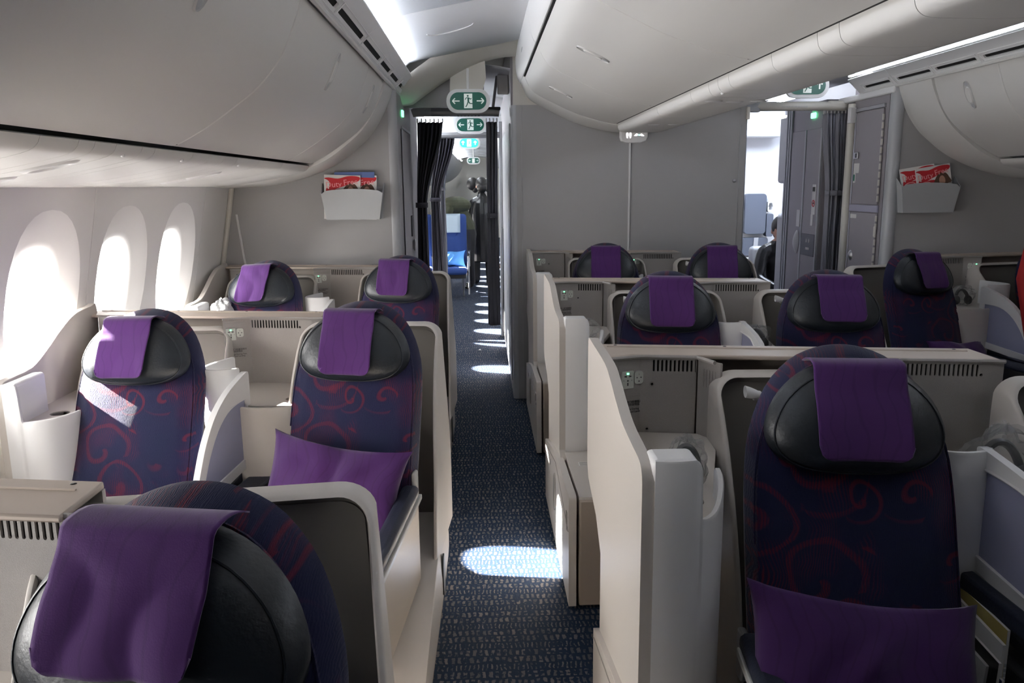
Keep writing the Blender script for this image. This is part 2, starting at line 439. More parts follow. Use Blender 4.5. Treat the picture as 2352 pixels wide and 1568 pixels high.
# portals help the sampler find the windows
for y in WIN_Y[:7]:
    ld = bpy.data.lights.new('window_portal', 'AREA'); ld.shape = 'RECTANGLE'; ld.size = .5; ld.size_y = .32; ld.cycles.is_portal = True
    lo = bpy.data.objects.new('window_portal', ld); COL.objects.link(lo); lo.location = (wall_x(1.17)-.10, y, 1.17)
    lo.rotation_euler = Vector((1, 0, 0)).to_track_quat('-Z', 'Y').to_euler()

# ---- bulkheads and monuments
def grey_wall(name, x0, x1, y0, y1, z0, z1, mt=BULK): return obj(name, M().box(x0, x1, y0, y1, z0, z1), mt, kind='structure', smooth=0)
lw = grey_wall('wall_aft_left', -1.86, -.60, 5.45, 5.49, 0, 2.75)
obj('edge_post', M().tube([(-.585, 5.485, 0), (-.585, 5.485, 2.27)], .04, 16), POST, parent=lw)
obj('edge_post', M().tube([(-.60, 5.46, 2.262), (-.575, 5.46, 2.30), (-.55, 5.6, 2.305)], .012, 8), FASCIA, parent=lw)
obj('corner_trim', M().tube([(-1.625, 5.42, 1.68), (-1.66, 5.43, 1.5), (-1.74, 5.44, 1.1), (-1.78, 5.44, .8)], .016, 8, flat=1.2), CREAM, parent=lw)
obj('corner_trim', M().tube([(-1.62, 5.445, 1.47), (-1.585, 5.445, 1.13)], .008, 6), WHITEP, parent=lw)
m = M().grid(lambda u, v: (lerp(-1.63, -1.815, u)-.012, lerp(4.99, 5.45, v), lerp(1.72, .8, u)), 1, 2)
# left lavatory block
lav = grey_wall('wall_lavatory_left', -1.86, -.553, 5.53, 7.2, 0, 2.75, LAV)
obj('door_leaf', M().box(-.553, -.545, 5.78, 6.45, .05, 2.03), LAV, parent=lav, bevel=.003)
obj('door_strip', M().box(-.5455, -.543, 5.765, 5.78, .05, 2.04), METAL, parent=lav)
obj('door_strip', M().box(-.5455, -.543, 5.765, 6.45, 2.035, 2.05), METAL, parent=lav)
obj('sign_lens', M().box(-.552, -.540, 5.86, 5.93, 2.12, 2.165), LED, parent=lav, bevel=.004)
obj('door_latch', M().box(-.546, -.536, 6.27, 6.33, 1.26, 1.42), BLACK, parent=lav, bevel=.004)
obj('door_latch', M().grid(lambda u, v: (-.535+.01*cos(2*pi*v), 6.36+.028*cos(2*pi*u)*(1+.2*cos(2*pi*v)), 1.19+.04*sin(2*pi*u)*(1+.2*cos(2*pi*v))), 16, 6, True, True), METAL, parent=lav)
# centre monument
cw = grey_wall('wall_aft_centre', .262, 1.97, 6.1, 6.14, 0, 2.215)
obj('wall_head', M().box(.24, 1.98, 6.1, 6.14, 2.215, 2.78), CREAM, parent=cw, smooth=0)
obj('edge_post', M().tube([(.255, 6.13, 0), (.255, 6.13, 2.215)], .032, 14), POST, parent=cw)
obj('edge_post', M().tube([(1.965, 6.13, 0), (1.965, 6.13, 2.22)], .022, 12), POST, parent=cw)
obj('panel_joint', M().box(1.097, 1.109, 6.088, 6.1, .0, 2.2), WHITEP, parent=cw, smooth=0)
obj('panel_joint', M().box(.300, .302, 6.096, 6.1, 0, 2.2), POST, parent=cw, smooth=0)
obj('panel_joint', M().box(1.925, 1.927, 6.096, 6.1, 0, 2.2), POST, parent=cw, smooth=0)
obj('screw_stud', M().sphere((1.895, 6.095, 1.655), .014, 10, 6), METAL, parent=cw)
obj('door_clip', M().box(1.965, 1.99, 6.08, 6.10, 2.10, 2.19), CREAM, parent=cw, bevel=.004)
cm = grey_wall('wall_galley_centre', .225, 1.97, 6.16, 9.1, 0, 2.75, LAV)
obj('galley_panel', M().box(.215, .225, 6.3, 7.3, .1, 2.1), POST, parent=cm, bevel=.003)
obj('galley_panel', M().box(.215, .225, 7.35, 8.3, .1, 2.1), POST, parent=cm, bevel=.003)
obj('edge_post', M().box(.19, .225, 8.75, 8.82, 0, 2.3), POST, parent=cm, bevel=.006)
obj('galley_panel', M().box(.208, .225, 8.4, 8.7, .1, 1.2), BLACK, parent=cm, bevel=.003)
# right closet
rw = grey_wall('wall_aft_right', 2.80, 4.05, 5.45, 5.49, 0, 2.75)
obj('edge_post', M().tube([(2.785, 5.48, 0), (2.785, 5.48, 2.25)], .045, 16), POST, parent=rw)
cl = grey_wall('wall_closet_right', 2.755, 3.95, 5.53, 6.05, 0, 2.75, LAV)
obj('closet_cap', M().box(2.735, 2.80, 5.45, 6.3, 2.215, 2.26), FASCIA, parent=cl, bevel=.01)
def closet_door(z0, z1):
    d = obj('door_leaf', M().box(2.742, 2.755, 5.58, 5.98, z0, z1), LAV, parent=cl, bevel=.003)
    obj('door_strip', M().box(2.738, 2.744, 5.975, 5.985, z0, z1), METAL, parent=d, smooth=0)
    for k in range(int((z1-z0)/.055)):
        obj('hinge_knuckle', hinge_me, None, parent=d).location = (2.740, 5.572, z0+.02+.055*k)
hinge_me = mesh_of('hinge_knuckle', M().box(-.004, .006, -.006, .006, 0, .04), CREAM, 0)
closet_door(.08, 1.42); closet_door(1.48, 2.13)
obj('door_strip', M().box(2.738, 2.756, 5.57, 6.0, 1.425, 1.475), mat('lilac_strip', (.36, .35, .45), .4), parent=cl, bevel=.004)
obj('door_strip', M().box(2.738, 2.756, 5.57, 6.0, 2.135, 2.16), METAL, parent=cl, bevel=.003)
obj('latch', M().box(2.728, 2.742, 5.90, 5.955, 1.80, 1.85), METAL, parent=cl, bevel=.005)
obj('latch', M().box(2.725, 2.73, 5.905, 5.93, 1.81, 1.84), BLACK, parent=cl, bevel=.003)
obj('latch', M().grid(lambda u, v: (2.742-.02*(1-(v*1.0)**2), 5.93+.032*v*cos(2*pi*u), 1.10+.04*v*sin(2*pi*u)), 16, 4, True), METAL, parent=cl)
obj('placard', M().box(2.740, 2.7425, 5.88, 5.965, 1.70, 1.77), PAPER, parent=cl, smooth=0)
obj('placard', M().box(2.740, 2.7425, 5.93, 5.965, 1.63, 1.70), PAPER, parent=cl, smooth=0)
obj('placard_mark', M().tube([(2.7395, 5.947, 1.645), (2.7395, 5.947, 1.69)], .007, 6), GREEN, parent=cl)
obj('placard', M().box(2.740, 2.7425, 5.87, 5.97, 1.375, 1.405), PAPER, parent=cl, smooth=0)
obj('hinge_block', M().box(2.735, 2.745, 5.565, 5.59, 1.26, 1.33), CREAM, parent=cl, bevel=.003)
obj('edge_post', M().tube([(2.745, 6.06, 0), (2.745, 6.06, 2.2)], .032, 12), CREAM, parent=cl)
obj('edge_post', M().box(2.70, 2.745, 5.99, 6.04, 2.06, 2.17), WHITEP, parent=cl, bevel=.004)
# right lavatory with folding door
rl = grey_wall('wall_lavatory_right', 2.70, 3.9, 6.42, 7.25, 0, 2.27, LAV)
obj('door_leaf', M().box(2.688, 2.70, 6.46, 6.75, .05, 2.06), LAV, parent=rl, bevel=.003)
obj('door_leaf', M().box(2.688, 2.70, 6.77, 7.06, .05, 2.06), LAV, parent=rl, bevel=.003)
obj('door_strip', M().box(2.682, 2.70, 6.745, 6.775, .05, 2.06), POST, parent=rl, bevel=.003)
obj('door_strip', M().box(2.684, 2.70, 6.435, 6.46, .05, 2.06), POST, parent=rl, bevel=.003)
for k in range(3): obj('door_strip', M().box(2.684, 2.70, 7.08+.05*k, 7.11+.05*k, 0, 2.27), POST, parent=rl, bevel=.004)
obj('side_module', M().box(2.765, 2.86, 7.27, 7.6, 1.63, 2.24), POST, parent=rl, bevel=.03)
obj('side_module', M().box(2.775, 2.86, 7.27, 7.6, .2, 1.36), POST, parent=rl, bevel=.05)
obj('sign_lens', M().box(2.685, 2.70, 6.60, 6.69, 2.145, 2.19), LED, parent=rl, bevel=.008)
obj('sign_plate', M().box(2.69, 2.70, 6.61, 6.68, 2.20, 2.235), POST, parent=rl, bevel=.003)
pl = obj('placard', M().box(2.684, 2.688, 6.49, 6.56, 1.38, 1.62), PAPER, parent=rl, smooth=0)
tor = lambda cy, cz, R, r: M().grid(lambda u, v: (2.683+r*cos(2*pi*v)*.3, cy+(R+r*sin(2*pi*v))*cos(2*pi*u), cz+(R+r*sin(2*pi*v))*sin(2*pi*u)), 20, 5, True, True)
obj('no_smoking_ring', tor(6.525, 1.47, .024, .005), RED, parent=pl)
obj('no_smoking_bar', M().tube([(2.683, 6.508, 1.488), (2.683, 6.542, 1.452)], .003, 6), RED, parent=pl)
obj('no_smoking_bar', M().tube([(2.6835, 6.506, 1.468), (2.6835, 6.544, 1.472)], .004, 6), INK, parent=pl)
for dy in (-.014, .014): obj('figure_mark', M().tube([(2.6835, 6.525+dy, 1.565), (2.6835, 6.525+dy, 1.60)], .006, 6), INK, parent=pl)
obj('placard', M().box(2.684, 2.688, 6.525, 6.565, 1.29, 1.38), PAPER, parent=rl, smooth=0)
obj('placard', M().box(2.682, 2.69, 6.79, 6.86, 1.27, 1.41), PAPER, parent=rl, smooth=0)
obj('ashtray_plate', M().box(2.684, 2.69, 6.47, 6.74, 1.04, 1.22), mat('dark_metal', (.07, .07, .085), .35, metal=.6), parent=rl, bevel=.003)
for q in range(4): obj('plate_mark', M().box(2.682, 2.684, 6.56+.02*q, 6.572+.02*q, 1.09, 1.11), PAPER, parent=rl, smooth=0)
for q in (0, 1): obj('plate_mark', M().box(2.682, 2.684, 6.56+.055*q, 6.575+.055*q, 1.15, 1.18), PAPER, parent=rl, smooth=0)
obj('door_handle', M().grid(lambda u, v: (2.685-.03*(1-v*v), 6.84+.05*v*cos(2*pi*u), 1.14+.10*v*sin(2*pi*u)), 20, 5, True), WHITEP, parent=rl)
# door vestibule beyond, right
vw = grey_wall('wall_vestibule_right', 2.72, 4.1, 9.05, 9.1, 0, 2.75, WHITEP)
obj('shelf_edge', M().box(2.72, 3.18, 8.96, 9.05, 1.44, 1.47), POST, parent=vw, bevel=.01)
obj('upper_cabinet', M().box(2.72, 3.25, 8.75, 9.05, 2.12, 2.45), WHITEP, parent=vw, bevel=.02)
obj('wall_joint', M().tube([(3.28, 8.9, 2.25), (3.6, 8.4, 1.95)], .018, 6), BLACK, parent=vw)

# ---- dome panels over the aisles
def dome_pt(u, right):
    P = [(-.52, 2.405), (-.46, 2.445), (-.33, 2.475), (-.1, 2.52), (.12, 2.56), (.30, 2.60)]
    t = u*(len(P)-1); i = min(int(t), len(P)-2); f = t-i
    return mx(lerp(P[i][0], P[i+1][0], f), right), lerp(P[i][1], P[i+1][1], f)
dome_y = [-1.55, -.6, 1.0, 2.6, 4.2, 5.62]
for right in (False, True):
    root = None
    for a, b in zip(dome_y, dome_y[1:]+[]) if not right else zip(dome_y[:-1]+[5.62], dome_y[1:]+[6.05]):
        m = M().grid(lambda u, v: (dome_pt(u, right)[0], lerp(a+.003, b-.003, v), dome_pt(u, right)[1]), 20, 2)
        if root is None: root = obj('trim_%d' % (2 if right else 1), m, DOME, kind='structure', solid=.006, smooth=60, label='pale curved ceiling panel over the aisle')
        else: obj('ceiling_panel', m, DOME, parent=root, solid=.006, smooth=60)
    m = M().tube([(mx(-.16, right)+.13*cos(pi*k/10), 4.75+.10*sin(pi*k/10), 2.50+.13*cos(pi*k/10)*.24*(-1 if right else 1)) for k in range(11)], .004, 6)
    obj('hatch_line', m, FASCIA, parent=root)
    if right: continue
    # arch closing the dome
    arch = lambda x: 2.20+.34*sin((x+.50)/.75*pi/2)
    xs = [-.56+.08*k for k in range(12)]
    m = M()
    prof = [(x, arch(max(x, -.5))) for x in xs]
    m.loft([[(mx(x, right), 5.60, min(z+.15, 2.62)) for x, z in prof], [(mx(x, right), 5.66, z+.10) for x, z in prof], [(mx(x, right), 5.95, z+.015) for x, z in prof], [(mx(x, right), 6.02, z) for x, z in prof], [(mx(x, right), 6.04, z+.01) for x, z in prof], [(mx(x, right), 6.05, 2.75) for x, z in prof]], closed=False)
    obj('ceiling_arch', m, CREAM, parent=root, smooth=50)
    m = M().box(*sorted((mx(-.56, right), mx(.03, right))), 6.10, 6.13, 2.20, 2.74)
    obj('ceiling_header', m, LAV, parent=root, smooth=0)
# fascia strips with air slots, and the cove lamps behind them
slots = [(-1.2, -.62), (-.55, .05), (.12, .72), (.79, 1.39), (1.46, 2.06), (2.13, 2.72), (2.79, 3.17), (3.23, 3.84), (3.89, 4.46), (4.53, 4.93), (4.99, 5.38), (5.48, 5.84)]
for right in (False, True):
    def ffn(u, v, w): # u along y, v across 0..1
        x, z = lerp(-.548, -.452, v), lerp(2.266, 2.358, v)
        return (mx(x-w*.7, right), u, z+w*.7)
    pieces = [[s for s in slots if a <= s[0] < b] for a, b in ((-2, 2.1), (2.1, 3.86), (3.86, 5.43), (5.43, 6))]
    ends = [(-1.55, 2.10), (2.106, 3.862), (3.868, 5.42), (5.426, 5.97)]
    root = thing('air_grille_strip', (0, 0, 0), 'white slotted air strip above the %s' % ('right hand bins by the far aisle' if right else 'window side bins, left of the near aisle'), 'grille')
    for ss, (a, b) in zip(pieces, ends):
        holes = [rrect(s0, s1, .20, .38, .02, 2) for s0, s1 in ss]
        f = obj('fascia', M().plate([(a, 0), (b, 0), (b, 1), (a, 1)], holes, ffn, .01), FASCIA, parent=root, smooth=20)
        for s0, s1 in ss:
            obj('slot_shade', M().face([(s0-.01, .12), (s1+.01, .12), (s1+.01, .46), (s0-.01, .46)], [], lambda u, v: ffn(u, v, .012)), DARK, parent=f, smooth=0)  # dark sheet behind the slot, in place of its shade
            obj('slot_rim', M().tube([ffn(s0-.02, .10, -.002), ffn(s1+.02, .10, -.002), ffn(s1+.02, .52, -.002), ffn(s0-.02, .52, -.002), ffn(s0-.02, .10, -.002)], .0022, 5), FASCIA, parent=f)
    m = M().tube([(mx(-.556, right), -1.55, 2.262), (mx(-.556, right), 5.97, 2.262)], .011, 8)
    obj('bin_rail', m, BIN, parent=root)
    m = M().box(*sorted((mx(-.575, right), mx(-.562, right))), -1.55, 5.42, 2.276, 2.284)
    obj('rail_shadow_gap', m, DARK, parent=root, smooth=0)
    root = thing('cove_lamp', (0, 0, 0), 'white light strip hidden above the %s' % ('right bins' if right else 'left bins by the near aisle'), 'lamp')
    m = M().box(*sorted((mx(-.490, right), mx(-.470, right))), .3, 6.0 if right else 5.58, 2.382, 2.392)
    obj('lamp_tube', m, LEDW, parent=root, smooth=0)
    m = M().box(*sorted((mx(-.56, right), mx(-.455, right))), -1.55, 5.6, 2.366, 2.372)
    obj('lamp_tray', m, FASCIA, parent=root, smooth=0)

# ================================================================ OVERHEAD BINS
DOOR_S = smooth_line([(-.574, 2.262), (-.598, 2.19), (-.652, 2.07), (-.73, 1.975), (-.82, 1.905), (-.92, 1.838), (-1.0, 1.794), (-1.035, 1.779)], 4)
RIM_S = smooth_line([(-.560, 2.262), (-.585, 2.18), (-.645, 2.06), (-.72, 1.96), (-.80, 1.89), (-.90, 1.815), (-1.0, 1.762), (-1.14, 1.712), (-1.31, 1.672), (-1.53, 1.655), (-1.66, 1.648)], 4)
DOOR_C = smooth_line([(.305, 2.352), (.345, 2.275), (.40, 2.232), (.492, 2.186), (.60, 2.135), (.70, 2.098), (.80, 2.068), (.90, 2.046), (.925, 2.044)], 4)
def strip_solid(prof, a, b, t, right, lipend=True):
    """curved shell of thickness t along y from a to b"""
    n = len(prof); out = []
    cx = sum(p[0] for p in prof)/n
    nrm = []
    for i in range(n):
        dx = prof[min(i+1, n-1)][0]-prof[max(i-1, 0)][0]; dz = prof[min(i+1, n-1)][1]-prof[max(i-1, 0)][1]
        L = hypot(dx, dz); nx, nz = -dz/L, dx/L
        if nz < 0: nx, nz = -nx, -nz
        nrm.append((nx, nz))
    ring = [p for p in prof]+[(p[0]+q[0]*t, p[1]+q[1]*t) for p, q in reversed(list(zip(prof, nrm)))]
    m = M().loft([[(mx(x, right), y, z) for x, z in ring] for y in (a, b)])
    return m, nrm
def prof_at(prof, z):
    for i in range(len(prof)-1):
        if prof[i][1] >= z >= prof[i+1][1]:
            t = (prof[i][1]-z)/(prof[i][1]-prof[i+1][1]+1e-9); return lerp(prof[i][0], prof[i+1][0], t)
    return prof[-1][0]
def bin_handle(parent, prof, y, z0, z1, right, w=.032):
    """pill shaped paddle set in a shallow dish on the door"""
    def P(u, v, d): # u across -1..1 (y), v along 0..1
        z = lerp(z0, z1, v); x = prof_at(prof, z); e = .004
        dx = prof_at(prof, z-e)-x; L = hypot(dx, e); nx, nz = e/L, dx/L
        if nz > 0: nx, nz = -nx, -nz
        return (mx(x+nx*d, right), y+u, z+nz*d)
    sq = lambda k: [(w*k*abs(cos(t))**.8*(1 if cos(t) > 0 else -1), .5+.5*(1-(1-k)*.18)*abs(sin(t))**.9*(1 if sin(t) > 0 else -1)) for t in [2*pi*i/28 for i in range(28)]]
    m = M().loft([[P(u, v, .0005) for u, v in sq(1.12)], [P(u, v, .0065) for u, v in sq(1.0)], [P(u, v, .0010) for u, v in sq(.85)]], caps=False)
    m.face(sq(.86), [], lambda u, v: P(u, v, .0012))
    h = obj('handle', m, DISH, parent=parent, smooth=40)
    pd = [(u*.92, .5+(v-.5)*.62) for u, v in sq(.85)]
    m = M().face(pd, [], lambda u, v: P(u*.85, v*.9+.05, .008)); m.loft([[P(u*.85, v*.9+.05, .008) for u, v in pd], [P(u*1.02, v, .001) for u, v in pd]], caps=False)
    obj('paddle', m, BIN, parent=h, smooth=40)
    for v0, v1 in ((.02, .17), (.83, .98)):
        m = M().face([(w*.55*cos(t), lerp(v0, v1, .5+.5*sin(t))) for t in [2*pi*i/12 for i in range(12)]], [], lambda u, v: P(u, v, .003))
        obj('finger_dish', m, POST, parent=h, smooth=0)  # grey ovals paint the shaded ends of the handle recess
cuts_s = [-1.5, -.35, 1.23, 2.82, 4.42, 5.05]
cuts_c = [-1.5, -.35, 1.23, 2.80, 4.40, 5.66]
DISH = mat('handle_plastic', (.52, .52, .515), .4)  # door plastic darkened, paints shade into the handle dish
def bin_set(prof, cuts, right, where, hz, lipname):
    for i, (a, b) in enumerate(zip(cuts, cuts[1:])):
        if b < .5: continue
        lab = 'white overhead bin %s, %s' % (where, {2: 'nearest of its row', 3: 'second of its row', 4: 'last, by the aft wall', 1: 'foremost of its row'}.get(i, 'foremost of its row'))
        root = thing('overhead_bin', (0, 0, 0), lab, 'bin')
        m, _ = strip_solid(prof, a+.0025, b-.0025, .02, right)
        d = obj('bin_door', m, BIN, parent=root, bevel=.006, seg=2, smooth=40)
        bin_handle(d, prof, (a+b)/2+.0, hz[0], hz[1], right)
        # dark bin body seen in the joints
        p2 = [(x, z+.03) for x, z in prof]
        m, _ = strip_solid(p2, a, b, .01, right)
        obj('bin_body', m, BIN, parent=root, smooth=0)
bin_set(DOOR_S, cuts_s, False, 'on the window side at left', (2.20, 2.05), '')
bin_set(DOOR_S, cuts_s, True, 'on the far right side', (2.20, 2.05), '')
bin_set(DOOR_C, cuts_c, False, 'over the centre seats, near aisle side', (2.222, 2.155), '')
bin_set(DOOR_C, cuts_c, True, 'over the centre seats, far aisle side', (2.222, 2.155), '')
def wide_ring(prof, t): return prof+[(x, z+t) for x, z in reversed(prof)]
for right in (False, True):
    rt = thing('bin_end_rim', (0, 0, 0), 'smooth white rim closing the %s bins against the aft wall' % ('right' if right else 'left'), 'rim')
    rings = []
    for y, d in ((5.05, .012), (5.08, .0), (5.30, -.008), (5.37, -.012), (5.40, .0), (5.45, .012)):
        rings.append([(mx(x, right), y, z+d) for x, z in RIM_S]+[(mx(x, right), y, z+.06) for x, z in reversed(RIM_S)])
    obj('rim_shell', M().loft(rings), BIN, parent=rt, smooth=40)
    # passenger service panels below the doors
    ps = smooth_line([(-1.045, 1.768), (-1.058, 1.745), (-1.10, 1.726), (-1.25, 1.695), (-1.42, 1.668), (-1.60, 1.652), (-1.66, 1.650)], 3)
    rt = thing('service_panel_row', (0, 0, 0), 'off-white service panels with reading lights under the %s bins' % ('right' if right else 'left window side'), 'panel')
    ys = [-1.5, -.5, .3, .85, 1.4, 2.01, 2.20, 2.29, 2.42, 2.60, 2.70, 3.05, 3.23, 3.41, 3.59, 3.93, 4.4, 5.05]
    for a, b in zip(ys, ys[1:]):
        m, _ = strip_solid(ps, a+.0015, b-.0015, .012, right)
        obj('service_panel', m, BIN, parent=rt, smooth=40)
    m = M().box(*sorted((mx(-1.02, right), mx(-1.2, right))), -1.5, 5.05, 1.785, 1.80)
    obj('shadow_gap', m, DARK, parent=rt, smooth=0)  # solid dark strip painting the shade of the gap
    pz = lambda x: interp([(-1.66, 1.650), (-1.60, 1.652), (-1.42, 1.668), (-1.25, 1.695), (-1.10, 1.726)], x)
    for k, (x, y) in enumerate(((-1.20, 2.34), (-1.42, 2.42), (-1.24, 3.72), (-1.36, 3.74), (-1.24, .95), (-1.36, .98))):
        R = .062
        def P(u, v, d=0, x=x, y=y):
            xx = x+R*1.35*u; return (mx(xx, right), y+R*.75*v, pz(xx)-d)
        m = M().grid(lambda a, t: P(cos(2*pi*a)*lerp(.55, 1.0, t), sin(2*pi*a)*lerp(.55, 1.0, t), .007*sin(pi*t)+.0005), 24, 5, True)
        l = obj('light_bezel', m, WHITEP, parent=rt, smooth=60)
        m = M().grid(lambda a, t: P(cos(2*pi*a)*.58*t, sin(2*pi*a)*.58*t, .002-.0*t), 20, 2, True)
        obj('light_lens', m, DISH, parent=l)
    for y in (2.50, 2.98, 3.66, 1.2):
        obj('screw_stud', M().sphere((mx(-1.066, right), y, 1.741), .008, 8, 5), WHITEP, parent=rt)
# centre
rt = thing('bin_end_rim', (0, 0, 0), 'smooth white rim closing the centre bins above the grey wall', 'rim')
half = smooth_line([(.285, 2.42), (.30, 2.352), (.343, 2.268), (.40, 2.224), (.49, 2.178), (.68, 2.09), (.87, 2.036), (1.0, 2.018), (1.10, 2.014)], 4)
full = half+[(2*CX-x, z) for x, z in reversed(half[:-1])]
rings = [[(x, y, z+d) for x, z in full]+[(x, y, z+.06) for x, z in reversed(full)] for y, d in ((5.66, .012), (5.69, 0), (5.95, -.006), (6.03, -.008), (6.06, .004), (6.10, .015))]
obj('rim_shell', M().loft(rings), BIN, parent=rt, smooth=40)
rt = thing('service_panel_row', (0, 0, 0), 'grey white service panels under the centre bins', 'panel')
psc = smooth_line([(.937, 2.038), (.942, 2.012), (.955, 1.995), (.98, 1.987), (1.04, 1.985), (1.10, 1.984)], 3)
psc = psc+[(2*CX-x, z) for x, z in reversed(psc[:-1])]
ys = [-1.5, -.5, .3, 1.0, 1.45, 1.81, 2.18, 2.32, 2.68, 3.14, 3.28, 3.41, 3.7, 4.4, 5.66]
for a, b in zip(ys, ys[1:]):
    m = M().loft([[(x, y, z) for x, z in psc]+[(x, y, z+.012) for x, z in reversed(psc)] for y in (a+.0015, b-.0015)])
    obj('service_panel', m, BIN, parent=rt, smooth=40)
for x0, x1 in ((.90, .99), (1.21, 1.30)): obj('shadow_gap', M().box(x0, x1, -1.5, 5.66, 2.046, 2.056), DARK, parent=rt, smooth=0)
for x, y in ((1.0, 3.55), (1.10, 3.58), (1.20, 3.55), (1.03, 4.9), (1.15, 4.9)):
    obj('light_lens', M().grid(lambda a, t: (x+.04*t*cos(2*pi*a), y+.03*t*sin(2*pi*a), 1.984-.005*sin(pi*t)), 20, 4, True), WHITEP, parent=rt)
obj('screw_stud', M().sphere((.965, 3.3, 1.991), .008, 8, 5), WHITEP, parent=rt)
# upper fascia of the centre bins
for right in (False, True):
    rt = thing('bin_top_fascia', (0, 0, 0), 'bright white upper face of the centre bins beside the %s aisle' % ('far right' if right else 'near'), 'fascia')
    pf = smooth_line([(.292, 2.365), (.275, 2.40), (.262, 2.46), (.258, 2.53), (.265, 2.60)], 3)
    for a, b in ((-1.5, 1.23), (1.236, 4.40), (4.406, 6.1)):
        obj('fascia', M().loft([[(mx(x, right), y, z) for x, z in pf]+[(mx(x+.02, right), y, z) for x, z in reversed(pf)] for y in (a, b)]), FASCIA, parent=rt, smooth=40)
    obj('shadow_gap', M().box(*sorted((mx(.297, right), mx(.315, right))), -1.5, 5.66, 2.358, 2.372), DARK, parent=rt, smooth=0)
    obj('finger_dish', M().grid(lambda a, t: (mx(.262-.003*(1-t), right), 5.2+.09*t*cos(2*pi*a), 2.46+.012*t*sin(2*pi*a)), 20, 2, True), POST, parent=rt)
# row label on a right hand bin lip
o = obj('seat_row_label', M().box(-.085, .085, -.016, .016, 0, .003), WHITEP, bevel=.0015, label='small white row label reading 15 on the right bin lip', cat='label')
o.matrix_world = Matrix.Translation((mx(-.583, True), 3.95, 2.247)) @ Matrix.Rotation(-pi/2, 4, 'Z') @ Matrix.Rotation(radians(72), 4, 'X')
text('letters', '15 HJKL', .026, INK, Matrix.Translation((0, 0, .0034)), parent=o)
# ================================================================ SEATS
PITCH = 1.85
YAW = radians(-6.0); YAWL = radians(-12.0)
SLOPE = .155
def yc(x, n): return 2.16+PITCH*n-SLOPE*(x-1.29)       # vent plane of the centre rows
def yl(x, n): return 1.52+PITCH*n-SLOPE*(x+.895)        # of the left rows
def yr(x, n): return yl(2*CX-x, n)

BACK_O = smooth_line([(-.215, .40), (-.238, .44), (-.242, .60), (-.243, .80), (-.240, .93), (-.226, 1.035), (-.185, 1.135), (-.125, 1.200), (-.06, 1.230), (0, 1.238),
                      (.06, 1.230), (.125, 1.200), (.185, 1.135), (.226, 1.035), (.238, .93), (.240, .80), (.240, .60), (.232, .44), (.215, .40), (0, .395)], 3, True)
def back_y(z): return -.315-(1.238-z)*.33
def back_front(u, v, r):
    d = .03*(1-r*r)
    if r > .88: d += -.055*(1-sqrt(max(0, 1-((r-.88)/.12)**2)))
    elif r > .84: d -= .006
    return (u, back_y(v)-d, v)
def back_back(u, v, r): return (u, back_y(v)+.07+.03*(1-r**6), v)
HEAD_O = smooth_line([(0, .972), (-.09, .976), (-.155, .990), (-.193, 1.018), (-.205, 1.055), (-.196, 1.098), (-.168, 1.145), (-.12, 1.186), (-.06, 1.210), (0, 1.216),
                      (.06, 1.210), (.12, 1.186), (.168, 1.145), (.196, 1.098), (.205, 1.055), (.193, 1.018), (.155, .990), (.09, .976)], 3, True)
HC = (0, 1.07)
def head_y(z): return back_y(z)-.022
def head_front(u, v, r): return (u, head_y(v)-.060*(max(0, 1-r**3.2))**.62-.012*(1-((u)/.21)**2), v)
def head_back(u, v, r): return (u, head_y(v)+.02, v)
_tab = sorted((atan2(v-HC[1], u-HC[0]), hypot(u-HC[0], v-HC[1])) for u, v in HEAD_O)
_tab = [(_tab[-1][0]-2*pi, _tab[-1][1])]+_tab+[(_tab[0][0]+2*pi, _tab[0][1])]
def head_surf(u, v):
    d = hypot(u-HC[0], v-HC[1]); R = interp(_tab, atan2(v-HC[1], u-HC[0]))
    return head_front(u, v, min(1, d/R))[1]

